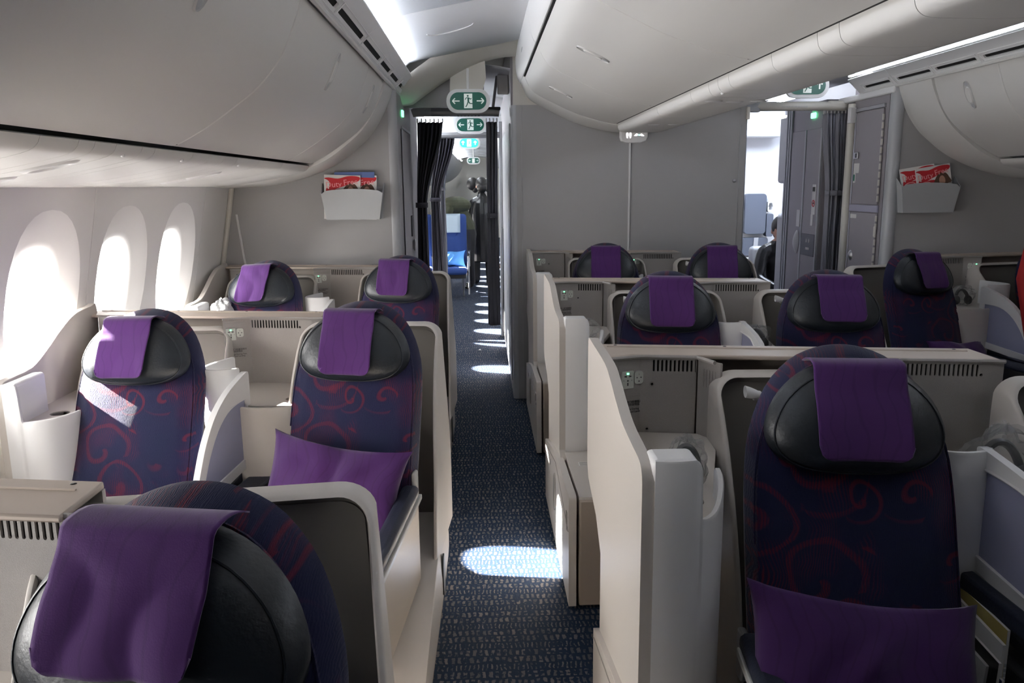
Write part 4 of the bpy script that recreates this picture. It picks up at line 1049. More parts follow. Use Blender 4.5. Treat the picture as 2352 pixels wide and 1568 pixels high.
            for q in (-.42, -1.19): obj('icon_mark', M().box(xs-.0128, xs-.0118, y00+q, y00+q+.015, .30, .325), INK, parent=lp, smooth=0)
            lb = obj('foot_box', M().box(x0+.008, x0+.235, y00-1.255, y00-.60, .012, .452), BROWN, parent=t, bevel=.008, seg=2)
            obj('box_top', M().plate([(x0+.008, -1.25), (x0+.235, -1.25), (x0+.235, -.60), (x0+.008, -.60)], [[(x0+.165, -1.13), (x0+.215, -1.13), (x0+.215, -.8), (x0+.19, -.8)]], lambda u, v, q: (u, y00+v, .452+q), .01), BEIGE, parent=lb, smooth=20)
            obj('top_slot', M().face([(x0+.16, -1.14), (x0+.22, -1.14), (x0+.22, -.78), (x0+.18, -.78)], [], lambda u, v: (u, y00+v, .4535)), DARK, parent=lb, smooth=0)  # dark face giving the slot its shade
            lbx = obj('placard', M().box(x0+.05, x0+.12, y00-.90, y00-.85, .4622, .463), PAPER, parent=lb, smooth=0)
            for q in range(4): obj('placard_line', M().box(x0+.055, x0+.113-.01*(q % 2), y00-.893+.011*q, y00-.889+.011*q, .463, .4634), SHELLIN, parent=lbx, smooth=0)
            obj('handset', M().box(x0+.235, x0+.255, y00-.64, y00-.60, .50, .62), METAL, parent=t, bevel=.006)
    return t
def row_dup(o, n, label): return dup(o, (o.location.x, o.location.y+PITCH*n, 0), label)

ylA, ycA = (lambda x: yl(x, 0)), (lambda x: yc(x, 0))
k = console('middle', -1.072, -.692, ylA, 'middle console between the two middle left seats, with frosted divider', loc=(0, PITCH, 0))
k.scale.z = .965; row_dup(k, 1, 'middle console between the two last left seats, white screen wall catching sun').scale.z = .985
q = row_dup(k, -1, 'middle console at lower left corner, only its slotted back showing'); q.location.y -= .26; q.location.x += .10; q.scale.z = .985
rc = dup(k, (2*CX, k.location.y+PITCH, 0), 'middle console of the far right pair, divider pane bluish', mirror=True)
k = console('window', -1.70, -1.50, ylA, 'x', loc=(0, PITCH, 0)); k.scale.z = .975; k['label'] = 'window console with sweeping side panel under the first windows'
row_dup(k, 1, 'window console of the last left row by the aft wall')
k = console('aisle', .345, .650, ycA, 'large aisle console with tall beige side panel, front of the centre block', slots=11)
row_dup(k, 1, 'aisle console with tall pale side panel in the middle centre row, sun on its foot')
k = console('aisle', .345, .640, lambda x: yc(x, 2), 'aisle console of the last centre row, before the grey wall', slots=0)
k = console('middle', 1.085, 1.415, ycA, 'middle console of the nearest centre pair, pocket full of papers')
row_dup(k, 1, 'middle console of the middle centre pair')
row_dup(k, 2, 'middle console of the last centre pair')

# ---- shared back dividers with the tan ledge
def divider(x0, x1, yf, label, aisle_left=True, mirror=False):
    t = thing('row_divider', (0, 0, 0), label, 'divider', 'row dividers')
    dep = .15
    f = lambda u, v, q: (u, yf(u)+v, 1.138+q)
    front = [(x0, -.05), (x0+.09, .0), (x1, .0)] if aisle_left else [(x0, 0), (x1, 0)]
    cap = obj('ledge_cap', M().plate([(a, b-.002) for a, b in front]+[(x1, dep), (x0+.02, dep), (x0, dep-.03)], [], f, .013), LEDGE, parent=t, bevel=.004)
    obj('ledge_line', M().tube([(x0+.03, yf(x0+.03)+dep-.045, 1.1515), (x1-.03, yf(x1-.03)+dep-.045, 1.1515)], .003, 5), LEDGE, parent=cap)
    for q in range(4):
        u = lerp(x0+.06, x1-.05, q/3); obj('screw_stud', M().sphere((u, yf(u)+dep-.015, 1.151), (.006, .006, .0015), 8, 4), BLACK, parent=cap)
    obj('back_panel', M().plate([(x0+.02, .60), (x1, .60), (x1, 1.138), (x0+.02, 1.138)], [], lambda u, v, q: (u, yf(u)+dep-.012+q, v), .012), BEIGE, parent=t)
    obj('core_panel', M().plate([(x0+.03, .60), (x1-.02, .60), (x1-.02, 1.138), (x0+.03, 1.138)], [], lambda u, v, q: (u, yf(u)+.06+q, v), .012), BROWN, parent=t)
    obj('foot_rail', M().plate([(x0+.03, 0), (x1, 0), (x1, .5), (x0+.03, .5)], [], lambda u, v, q: (u, yf(u)+.03+q, v), .012), BROWN, parent=t)
    return t
d = divider(-1.72, -.675, ylA, 'tan ledge behind the two middle left seats', False); d.location.y = PITCH; d.scale.z = .965
q = row_dup(d, -1, 'tan ledge across the left pair in the lower left corner'); q.location.y -= .26; q.scale.z = .985
row_dup(d, 1, 'tan ledge behind the two last left seats').scale.z = .985
dup(d, (2*CX, 2*PITCH, 0), 'tan ledge behind the far right pair', mirror=True)
d = divider(.345, 1.435, ycA, 'long tan ledge behind the nearest centre pair')
row_dup(d, 1, 'long tan ledge behind the middle centre pair'); row_dup(d, 2, 'tan ledge of the last centre pair against the grey wall')
# ================================================================ SIGNS
def exit_sign(loc, w, label, arrows, lit=False, detail=True):
    """green pictogram board on a white bezel, facing the camera (-y)"""
    h = w*.46
    t = thing('exit_sign', loc, label, 'sign')
    G, Wm = (GREENLIT, SIGNLIT) if lit else (GREEN, SIGNW)
    fn = lambda d: (lambda u, v, q: (u, d+q, v))
    obj('bezel', M().plate(rrect(-w*.60, w*.60, -h*.70, h*.70, h*.66, 8), [], fn(-.004), .03), FASCIA, parent=t, bevel=.006)
    f = obj('face', M().plate(rrect(-w/2, w/2, -h/2, h/2, h*.49, 8), [], fn(-.008), .004), G, parent=t, smooth=0)
    obj('door_mark', M().face([(-w*.115, -h*.42), (w*.115, -h*.42), (w*.115, h*.42), (-w*.115, h*.42)], [], lambda u, v: (u, -.0085, v)), Wm, parent=f, smooth=0)
    if detail:
        m = M(); k = h*.1
        L = lambda a, b, r: m.tube([(a[0]*k, -.0092, a[1]*k), (b[0]*k, -.0092, b[1]*k)], r*k, 6, flat=.1)
        m.face(ell(-.2*k, 2.9*k, .55*k, .55*k, 12), [], lambda u, v: (u, -.0094, v))
        L((.1, 2.0), (.1, -.3), .62); L((.2, 1.9), (1.5, .9), .28); L((1.5, .9), (1.9, 1.6), .25); L((-.1, 1.9), (-1.3, 1.7), .28); L((-1.3, 1.7), (-1.8, .7), .25)
        L((.2, -.3), (1.0, -1.5), .38); L((1.0, -1.5), (2.6, -1.5), .32); L((0, -.3), (-.6, -2.0), .38); L((-.6, -2.0), (-1.5, -3.5), .32)
        obj('running_figure', m, G, parent=f, smooth=0)
    for sx in (-1, 1):
        cx = sx*w*.33; a = h*.26; m = M()
        if arrows == 'side':
            m.tube([(cx-a*.8, -.009, 0), (cx+a*.8, -.009, 0)], h*.035, 5, flat=.1)
            tip = cx+sx*a*.85
            for q in (-1, 1): m.tube([(tip, -.009, 0), (tip-sx*a*.6, -.009, q*a*.62)], h*.035, 5, flat=.1)
        else:
            m.tube([(cx, -.009, -a*.8), (cx, -.009, a*.8)], h*.05, 5, flat=.1)
            for q in (-1, 1): m.tube([(cx, -.009, a*.85), (cx+q*a*.62, -.009, a*.2)], h*.05, 5, flat=.1)
        obj('arrow', m, Wm, parent=f, smooth=0)
    obj('hanger_rod', M().tube([(0, .012, h*.6), (0, .012, (2.52 if loc[1] > 7 else 2.46)-loc[2])], .012, 8), FASCIA, parent=t)
    return t
s = exit_sign((-.085, 6.0, 2.235), .26, 'green exit sign with side arrows hanging above the left aisle curtain rail', 'side')
obj('hanger', M().plate([(-.13, .06), (.10, .06), (.13, .16), (.12, .36), (-.12, .27)], [], lambda u, v, q: (u, .004+q, v), .016), CREAM, parent=s)
for k in range(7): obj('grille_dot', M().sphere((-.075+.025*k, -.004, -.103), .0045, 6, 4), INK, parent=s)
exit_sign((-.10, 8.3, 2.235), .27, 'dim green exit sign half hidden under the rail of the first curtain', 'side')
exit_sign((-.155, 11.0, 2.195), .245, 'bright lit exit sign with up arrows farther down the left aisle', 'up', True)
exit_sign((-.17, 18.5, 2.19), .25, 'smallest green exit sign at the far end of the left aisle', 'side', detail=False)
s = exit_sign((2.30, 5.82, 2.305), .26, 'green exit sign with up arrow half hidden by the centre bins, right', 'up')
obj('hanger', M().plate([(-.1, .07), (.1, .07), (.1, .25), (-.1, .25)], [], lambda u, v, q: (u, .004+q, v), .016), CREAM, parent=s)
# lavatory sign under the centre bins
t = thing('lavatory_sign', (1.098, 5.9, 2.025), 'small white lavatory sign with lit figures under the centre bins', 'sign')
obj('housing', M().plate([(-.10, .02), (-.10, -.055), (-.09, -.082), (-.05, -.095), (.05, -.095), (.09, -.082), (.10, -.055), (.10, .02)], [], lambda u, v, q: (u, q, v), .06), WHITEP, parent=t, bevel=.008, seg=3)
PINKLIT = mat('lit_figure', (.9, .9, .9), .4, emit=((1, .92, .95), 1.6)); CYANLIT = mat('lit_dot', (.3, .9, .8), .4, emit=((.3, 1, .85), 1.5))
for cx in (-.05, -.028):
    obj('figure_mark', M().face([(cx-.004, -.063), (cx+.004, -.063), (cx+.009, -.04), (cx+.007, -.03), (cx+.004, -.022), (cx-.004, -.022), (cx-.007, -.03), (cx-.009, -.04)], [], lambda u, v: (u, -.0006, v)), PINKLIT, parent=t, smooth=0)
obj('wing_mark', M().face([(-.002, -.048), (.022, -.048), (.027, -.036), (.018, -.031), (.008, -.036)], [], lambda u, v: (u, -.0006, v)), PINKLIT, parent=t, smooth=0)
obj('wing_mark', M().face([(.072, -.049), (.046, -.048), (.042, -.038), (.050, -.032), (.060, -.037)], [], lambda u, v: (u, -.0006, v)), PINKLIT, parent=t, smooth=0)
obj('dot_mark', M().face(ell(.035, -.042, .006, .006, 10), [], lambda u, v: (u, -.0007, v)), CYANLIT, parent=t, smooth=0)

# ================================================================ MAGAZINE RACKS
def rack(cx, label):
    t = thing('magazine_rack', (cx, 5.45, 1.43), label, 'rack', 'magazine racks')
    fy = lambda z: -.075-.012*z/.18
    top = [( .198*(1-2*k/16), .182+.016*(1-((1-2*k/16))**2)) for k in range(17)]
    outl = [(-.172, .008), (-.16, .0), (.16, 0), (.172, .008)]+[(.198, .165)]+top[1:-1]+[(-.198, .165)]
    m = M().plate(outl, [], lambda u, v, q: (u, fy(v)+q, v), .005)
    obj('front_panel', m, POST_L, parent=t, smooth=40)
    for s_ in (-1, 1):
        m = M().add([(s_*.170, fy(0), 0), (s_*.170, -.001, 0), (s_*.204, -.001, .235), (s_*.203, -.02, .225), (s_*.2005, -.06, .19), (s_*.198, fy(.17), .172)], [(0, 1, 2, 3, 4, 5)])
        obj('side_panel', m, POST_L, parent=t, solid=.005, smooth=0)
    obj('rack_floor', M().box(-.17, .17, -.075, -.001, 0, .005), POST_L, parent=t, smooth=0)
    obj('rack_back', M().box(-.19, .19, -.004, -.001, 0, .21), POST_L, parent=t, smooth=0)
    return t
POST_L = mat('rack_plastic', (.44, .455, .47), .4)
rack(-.845, 'light grey magazine rack on the left aft wall'); rack(2.998, 'light grey magazine rack on the right aft wall')
def magazine(x, y, z, rz, tilt, label):
    """standing booklet .235 x .28, front cover toward -y; origin bottom left"""
    t = thing('magazine', (x, y, z), label, 'magazine', 'magazines in the racks')
    t.rotation_euler = (radians(-5), tilt, rz)
    w, h = .235, .285
    obj('pages', M().box(0, w, 0, .006, 0, h), PAPER, parent=t, smooth=0)
    F = lambda d: (lambda u, v: (u, -d, v))
    c = obj('cover_swoosh', M().face(smooth_line([(.0, .262), (.03, .268), (.09, .262), (.15, .278), (.20, .280), (.232, .272), (.225, .250), (.19, .236), (.13, .214), (.09, .20), (.02, .17), (.01, .15), (.03, .19), (.035, .235), (.02, .252)], 3, True), [], F(.0006)), RED, parent=t, smooth=0)
    obj('cover_swoosh', M().face(smooth_line([(.015, .20), (.04, .19), (.10, .195), (.14, .185), (.10, .16), (.02, .15)], 3, True), [], F(.0005)), RED, parent=t, smooth=0)
    obj('hair_print', M().face(smooth_line([(.12, .16), (.135, .21), (.165, .232), (.20, .228), (.222, .195), (.228, .16)], 3, True), [], F(.0007)), HAIRP, parent=t, smooth=0)
    obj('face_print', M().face(ell(.172, .180, .021, .034, 16), [], F(.0009)), SKIN, parent=t, smooth=0)
    obj('line_print', M().tube([(.06+.04*cos(a), -.0008, .165+.022*sin(a)) for a in [k*pi/10 for k in range(11)]], .0025, 4, flat=.2), PINK, parent=t)
    mk = Matrix.Translation((.062, -.0011, .222)) @ Matrix.Rotation(radians(5), 4, (0, -1, 0)) @ Matrix.Rotation(pi/2, 4, 'X') @ Matrix.Shear('XZ', 4, (.0, 0))
    text('title_print', 'Duty', .052, PINK, mk, parent=t)
    text('title_print', 'Free', .052, PINK, Matrix.Translation((.172, -.0013, .240)) @ Matrix.Rotation(radians(7), 4, (0, -1, 0)) @ Matrix.Rotation(pi/2, 4, 'X'), parent=t)
    return t
magazine(-.93, 5.392, 1.435, 0, radians(2), 'right hand duty free booklet in the left rack')
magazine(-1.035, 5.380, 1.437, 0, radians(2), 'left hand duty free booklet in front, left rack')
magazine(2.845, 5.392, 1.435, 0, radians(-9), 'rear duty free booklet leaning in the right rack'.replace('rear', 'left hand'))
magazine(2.945, 5.380, 1.437, 0, radians(-9), 'right hand duty free booklet leaning in front, right rack')
obj('blue_folder', M().box(-.96, -.70, 5.415, 5.42, 1.435, 1.735), mat('folder_blue', (.10, .16, .38), .4), label='thin blue folder behind the booklets in the left rack', cat='folder', smooth=0)

# ================================================================ CURTAINS AND RAILS
CURT3 = mat('curtain_light_grey', (.27, .27, .31), .9, bump=(300, .2))
def curtain(loc, w_top, w_tie, w_bot, z_top, z_tie, z_bot, folds, depth, label, mt, x_tie=0, x_bot=0, lean=0):
    t = thing('aisle_curtain', loc, label, 'curtain', 'aisle curtains')
    def P(u, v):
        z = lerp(z_top, z_bot, v); tie = (z_top-z_tie)/(z_top-z_bot)
        if v < tie:
            k = v/tie; k2 = k*k*(3-2*k)*.7+k*.3; w = lerp(w_top, w_tie, k2); xo = x_tie*k2
        else:
            k = (v-tie)/(1-tie); w = lerp(w_tie, w_bot, min(1, k*1.6)); xo = lerp(x_tie, x_bot, k)
        a = 2*pi*folds*u
        return (xo+(u-.5)*w+.012*sin(a*2+v*3)*w/max(.05, w_top), depth*(.6+.4*w/max(w_top, .01))*sin(a)*(1 if True else 1)+.015*sin(a*.37+2), z)
    obj('cloth_panel', M().grid(P, folds*10, 30), mt, parent=t, solid=.003, smooth=80)
    tie = (z_top-z_tie)/(z_top-z_bot)
    obj('tie_back', M().loft([[(x_tie+(w_tie*.56+.006)*cos(a), (depth*1.2+.006)*sin(a)+.004, z_tie+d) for a in [2*pi*k/16 for k in range(16)]] for d in (-.02, .02)], caps=False), mt, parent=t, solid=.003, smooth=60)
    for k in range(folds+1): obj('hook', M().tube([((k/folds-.5)*w_top, 0, z_top-.005), ((k/folds-.5)*w_top, 0, z_top+.03)], .005, 5), WHITEP, parent=t)
    return t
curtain((-.40, 6.62, 0), .20, .075, .10, 2.135, 1.49, .02, 6, .05, 'dark curtain gathered at the left of the aisle doorway, first one', CURT, -.085, -.09)
curtain((.088, 6.62, 0), .085, .07, .085, 2.135, 1.40, .50, 3, .03, 'narrow dark curtain hanging at the right of the aisle doorway', CURT2, -.005, 0)
curtain((-.37, 8.6, 0), .20, .09, .12, 2.13, 1.50, .02, 6, .05, 'second dark curtain behind the first, tied at the left', CURT, -.12, -.10)
curtain((-.47, 10.9, 0), .12, .06, .08, 2.12, 1.60, .02, 4, .04, 'third greyish curtain farther down the left aisle', CURT2, -.05, -.05)
curtain((2.70, 6.26, 0), .17, .12, .10, 2.15, 1.555, .02, 6, .022, 'grey curtain tied back beside the right closet', CURT3, .035, .03)
t = thing('curtain_rail', (0, 6.58, 2.19), 'thick grey curtain rail across the left aisle doorway', 'rail')
obj('rail_bar', M().tube([(-.535, 0, .01), (-.50, 0, .022), (-.40, 0, .022), (.10, 0, .018), (.15, 0, .01)], [.03, .036, .036, .034, .03], 14), RODM, parent=t)
obj('rail_cap', M().tube([(-.535, -.002, .012), (-.50, -.002, .024), (-.385, -.002, .024)], [.031, .038, .038], 14), POST, parent=t)
obj('rail_hinge', M().box(.05, .16, -.03, .03, .03, .055), BLACK, parent=t, bevel=.008)
obj('rail_strut', M().tube([(.10, 0, .05), (.135, 0, .29)], .012, 8), RODM, parent=t)
obj('rail_bracket', M().box(.135, .225, -.02, .02, .15, .30), WHITEP, parent=t, bevel=.01)
t = thing('curtain_rail', (0, 8.55, 2.15), 'grey rail of the second curtain farther back in the left aisle', 'rail')
obj('rail_bar', M().tube([(-.55, 0, 0), (.2, 0, 0)], .032, 10), RODM, parent=t)
t = thing('curtain_rail', (0, 6.22, 2.19), 'cream curtain rail across the right aisle doorway', 'rail')
obj('rail_bar', M().tube([(2.05, 0, .0), (2.09, 0, .012), (2.60, 0, .012), (2.76, 0, .005)], [.02, .034, .034, .030], 14), CREAM, parent=t)
obj('rail_hinge', M().box(2.0, 2.10, -.03, .03, -.03, .04), POST, parent=t, bevel=.006)
text('rail_words', 'DO NOT STORE BAGGAGE', .016, POST, facing_cam(2.36, -.0345, .005), parent=t)
obj('rail_end', M().box(2.62, 2.78, -.03, .05, -.02, .05), CREAM, parent=t, bevel=.02)

# ================================================================ FAR CABIN
LEDW2 = mat('far_led', (.9, .9, 1), .4, emit=((.9, .95, 1), 40))
for right in (False, True):
    rt = thing('far_bin_row', (0, 0, 0), 'white overhead bins of the far cabin beyond the %s curtains' % ('right' if right else 'left'), 'bin')
    for k in range(8):
        m, _ = strip_solid(RIM_S, 9.3+2*k, 11.28+2*k, .03, right); obj('bin_door', m, BIN, parent=rt, smooth=40)
rt = thing('far_bin_row', (0, 0, 0), 'white centre bins of the far cabin', 'bin')
for k in range(8):
    a = 9.3+2*k
    obj('bin_door', M().loft([[(x, y, z) for x, z in full]+[(x, y, z+.05) for x, z in reversed(full)] for y in (a, a+1.98)]), BIN, parent=rt, smooth=40)
for right in (False, True):
    rt = thing('far_ceiling_panel', (0, 0, 0), 'white lit ceiling of the far cabin beyond the %s aisle' % ('right' if right else 'left'), 'ceiling')
    for k in range(10):
        a = 6.2+2*k
        m = M().grid(lambda u, v: (mx(lerp(-.75, .5, u), right), lerp(a, a+1.98, v), 2.42+.10*sin(pi*u)), 10, 1); obj('ceiling_panel', m, DOME, parent=rt, solid=.006, smooth=60)
    rt = thing('far_lamp_strip', (0, 0, 0), 'white light strip along the far cabin ceiling, %s aisle' % ('right' if right else 'left'), 'lamp')
    obj('lamp_tube', M().box(*sorted((mx(-.60, right), mx(-.57, right))), 7.3, 25, 2.37, 2.38), LEDW2, parent=rt, smooth=0)
    obj('lamp_tube', M().box(*sorted((mx(.30, right), mx(.33, right))), 9.3, 25, 2.45, 2.46), LEDW2, parent=rt, smooth=0)
ECO = mat('economy_fabric', (.012, .045, .20), .8, bump=(200, .2)); ECOP = mat('light_blue_cloth', (.10, .33, .75), .8, bump=(30, .3)); COVER = mat('paper_cover', (.50, .62, .72), .8)
def eco_seat(label):
    t = thing('economy_seat', (0, 0, 0), label, 'seat', 'blue economy seats')
    o = rrect(-.215, .215, .42, 1.22, .05, 4)
    by = lambda z: -.02+(z-.42)*.16
    obj('backrest', M().puff(o, (0, .8), lambda u, v, r: (u, by(v)-.05*(1-r**4)-.03*(1 if v > .95 else 0)*(1-r**6), v), lambda u, v, r: (u, by(v)+.06, v), 8), ECO, parent=t, smooth=60)
    obj('head_cover', M().grid(lambda a, b: ((a-.5)*.25, by(lerp(1.225, .95, b))-.088+.03*(b < .05), lerp(1.228, .95, b)), 4, 8), COVER, parent=t, solid=.003, smooth=60)
    obj('seat_cushion', M().box(-.22, .22, -.50, -.02, .36, .46), ECO, parent=t, bevel=.04, seg=3, smooth=60)
    for sx in (-1, 1):
        a = obj('armrest', M().box(sx*.24-.02, sx*.24+.02, -.42, .0, .60, .635), BLACK, parent=t, bevel=.01)
        obj('arm_side', M().plate([(-.44, .63), (-.38, .60), (0, .60), (0, .1), (-.06, .02), (-.10, .02), (-.12, .35), (-.36, .40)], [], lambda u, v, q: (sx*.24-.012+q, u, v), .024), WHITEP, parent=t, bevel=.004)
    obj('seat_frame', M().box(-.2, .2, -.42, -.05, .30, .36), BLACK, parent=t)
    for sx in (-.16, .16): obj('leg', M().tube([(sx, -.1, 0), (sx, -.25, .30)], .018, 6), METAL, parent=t)
    return t

e = eco_seat('blue economy seat with a pale head cover, first in the far left aisle'); e.location = (-.455, 12.25, 0)
dup(e, (-.455, 13.15, 0), 'second blue economy seat behind the bent person'); dup(e, (-.455, 14.05, 0), 'third blue economy seat in the far left aisle')
dup(e, (-.97, 12.25, 0), 'blue economy seat next to the first aisle one, behind the curtain')
o = obj('pillow', make_pillow(.40, .26, .05, 9, 0), ECOP, label='light blue pillow on the first blue economy seat', cat='pillow', smooth=70)
o.location = (-.455, 12.08, .57); o.rotation_euler = (radians(-22), 0, 0)

# ================================================================ PEOPLE
def figure(name, J, bones, head, mats, pick, label, extra=None, voxel=.0075, hair=None, hands=(), scale=1.0):
    """skin-modifier body, head and fingers fused into one surface"""
    names = list(J); me = bpy.data.meshes.new(name)
    me.from_pydata([J[n][0] for n in names], [(names.index(a), names.index(b)) for a, b in bones], [])
    o = bpy.data.objects.new(name, me); COL.objects.link(o)
    md = o.modifiers.new('skin', 'SKIN'); md.use_smooth_shade = True
    for i, n in enumerate(names):
        r = J[n][1]; me.skin_vertices[0].data[i].radius = (r, r) if not isinstance(r, tuple) else r
        me.skin_vertices[0].data[i].use_root = (n == 'pelvis')
    o.modifiers.new('sub', 'SUBSURF').levels = 1
    dg = bpy.context.evaluated_depsgraph_get(); ev = o.evaluated_get(dg)
    b = bpy.data.meshes.new_from_object(ev)
    bm = bmesh.new(); bm.from_mesh(b)
    m = M()
    hc, fwd, hr = Vector(head[0]), Vector(head[1]).normalized(), head[2]
    side = fwd.cross(Vector((0, 0, 1))).normalized(); up = side.cross(fwd)
    HM = Matrix((side, fwd, up)).transposed().to_4x4(); HM.translation = hc
    m.sphere((0, 0, .015), (hr*.78, hr*.92, hr*1.02), 16, 12, HM); m.sphere((0, hr*.25, -hr*.55), (hr*.52, hr*.55, hr*.52), 12, 8, HM)
    m.sphere((0, hr*.98, -hr*.12), (hr*.13, hr*.20, hr*.22), 8, 6, HM)
    m.sphere((0, hr*.78, -hr*.52), (hr*.30, hr*.16, hr*.09), 8, 6, HM)
    for s_ in (-1, 1): m.sphere((s_*hr*.80, -.01, -hr*.1), (hr*.1, hr*.2, hr*.28), 8, 6, HM)
    for wrist, tip, palmside in hands:   # palm, four fingers, thumb
        w, d, p = Vector(wrist), (Vector(tip)-Vector(wrist)).normalized(), Vector(palmside).normalized()
        n = d.cross(p)
        m.tube([w, w+d*.05, w+d*.09], [.026, .036, .034], 8)
        for i, (off, ln) in enumerate(((-.028, .065), (-.010, .078), (.009, .074), (.027, .058))):
            q = w+d*.085+p*off; m.tube([q, q+d*ln*.5+n*.008, q+d*ln*.85+n*.025], [.010, .0095, .007], 6)
        q = w+d*.03-p*.03; m.tube([q, q+d*.03-p*.022, q+d*.06-p*.028+n*.01], [.012, .011, .008], 6)
    if extra: extra(m)
    t = bpy.data.meshes.new('tmp'); t.from_pydata(m.v, [], m.f); bm.from_mesh(t); bm.to_mesh(b); bm.free(); bpy.data.meshes.remove(t)
    o2 = bpy.data.objects.new(name, b); COL.objects.link(o2); bpy.data.objects.remove(o)
    r = o2.modifiers.new('fuse', 'REMESH'); r.mode = 'VOXEL'; r.voxel_size = voxel
    s2 = o2.modifiers.new('sm', 'SMOOTH'); s2.iterations = 3; s2.factor = .4
    dg = bpy.context.evaluated_depsgraph_get(); fin = bpy.data.meshes.new_from_object(o2.evaluated_get(dg))
    bpy.data.objects.remove(o2)
    bm = bmesh.new(); bm.from_mesh(fin); bm.verts.ensure_lookup_table(); seen = set(); isl = []
    for v in bm.verts:
        if v.index in seen: continue
        st = [v]; seen.add(v.index); cur = []
        while st:
            q = st.pop(); cur.append(q)
            for ed in q.link_edges:
                w2 = ed.other_vert(q)
                if w2.index not in seen: seen.add(w2.index); st.append(w2)
        isl.append(cur)
    big = max(len(i) for i in isl)
    bmesh.ops.delete(bm, geom=[v for i in isl if len(i) < .03*big for v in i], context='VERTS'); bm.to_mesh(fin); bm.free()
    fin.materials.clear()
    for x in mats: fin.materials.append(x)
    for p in fin.polygons: p.material_index = pick(p.center, (HM.inverted() @ p.center)/hr); p.use_smooth = True
    zmin = min(v.co.z for v in fin.vertices)
    for v in fin.vertices: v.co.z -= zmin
    o = bpy.data.objects.new(name, fin); COL.objects.link(o); tag(o, label, 'person')
    if hair:
        h = M(); hair(h, HM, hr); obj('hair', h, HAIR, parent=o, smooth=80)
    e = M()
    for s_ in (-1, 1): e.sphere((s_*hr*.33, hr*.80, hr*.05), (hr*.12, hr*.08, hr*.07), 8, 5, HM)
    obj('eyes', e, INK, parent=o)
    return o
HAIR = mat('black_hair', (.008, .007, .007), .45, bump=(60, .4, (1, 1, .2)))
COATB = mat('black_leather_coat', (.006, .006, .007), .28); OLIVE = mat('olive_jacket', (.045, .05, .026), .75, bump=(25, .3)); NAVYC = mat('navy_clothes', (.01, .018, .045), .7); REDC = mat('red_jacket', (.30, .006, .008), .75); TROUS = mat('dark_trousers', (.012, .012, .014), .8); SHOE = mat('shoe_leather', (.02, .018, .016), .3)
def cap_hair(h, HM, hr, back=1.0):
    h.sphere((0, -hr*.10, hr*.14), (hr*.90, hr*1.0, hr*1.04), 16, 10, HM)
    if back > 1: h.sphere((0, -hr*.5, -hr*.4), (hr*.78, hr*.6, hr*.9), 12, 8, HM)
def standing(x, y, f, arm='down', h=1.0):
    """joints of a standing person; f = (fx, fy) facing"""
    F = Vector((f[0], f[1], 0)).normalized(); S = Vector((F.y, -F.x, 0)); B = Vector((x, y, 0))
    P = lambda s_, d, z: tuple(B+S*s_+F*d+Vector((0, 0, z*h)))
    J = {'pelvis': (P(0, 0, .95), (.15, .115)), 'waist': (P(0, .0, 1.10), (.14, .105)), 'chest': (P(0, .01, 1.30), (.165, .12)), 'neckb': (P(0, -.01, 1.43), (.085, .075)), 'neck': (P(0, .01, 1.52), .055), 'headc': (P(0, .03, 1.60), .06)}
    bones = [('pelvis', 'waist'), ('waist', 'chest'), ('chest', 'neckb'), ('neckb', 'neck'), ('neck', 'headc')]
    for n, s_ in (('l', -1), ('r', 1)):
        J.update({'sh'+n: (P(s_*.165, 0, 1.40), .068), 'el'+n: (P(s_*.215, -.02, 1.12), .05), 'wr'+n: (P(s_*.225, .06, .88), .038),
                  'hip'+n: (P(s_*.09, 0, .88), .098), 'kn'+n: (P(s_*.095, .015, .50), .066), 'an'+n: (P(s_*.095, -.01, .09), .045), 'to'+n: (P(s_*.10, .14, .04), .034)})
        bones += [('neckb', 'sh'+n), ('sh'+n, 'el'+n), ('el'+n, 'wr'+n), ('pelvis', 'hip'+n), ('hip'+n, 'kn'+n), ('kn'+n, 'an'+n), ('an'+n, 'to'+n)]
    hands = []
    for n, s_ in (('l', -1), ('r', 1)):
        w = Vector(J['wr'+n][0]); hands.append((w, w+F*.03+Vector((0, 0, -.1)), F))
    return J, bones, P, F, S, hands
# person in the long black coat, seen from behind
J, bn, P, F, S, hd = standing(.0, 13.6, (-.15, 1))
def coat(m):
    rings = [[tuple(Vector((.0, 13.6, z))+Vector((rx*cos(a), ry*sin(a), 0))) for a in [2*pi*k/18 for k in range(18)]] for z, rx, ry in ((1.44, .12, .09), (1.38, .185, .12), (1.2, .20, .14), (1.0, .20, .15), (.7, .205, .16), (.42, .20, .16), (.40, .16, .12))]
    m.loft(rings)
figure('person', J, bn, (P(0, .02, 1.655), F, .108), [COATB, SKIN, TROUS, SHOE], lambda c, q: 3 if c.z < .10 else (2 if c.z < .40 else (0 if c.z < 1.56 and not (c.z < .86 and abs(c.x) > .21) else 1)),
       'person in a long black leather coat standing in the far aisle, back turned', coat, hair=lambda h, M4, r: cap_hair(h, M4, r, 2), hands=hd)
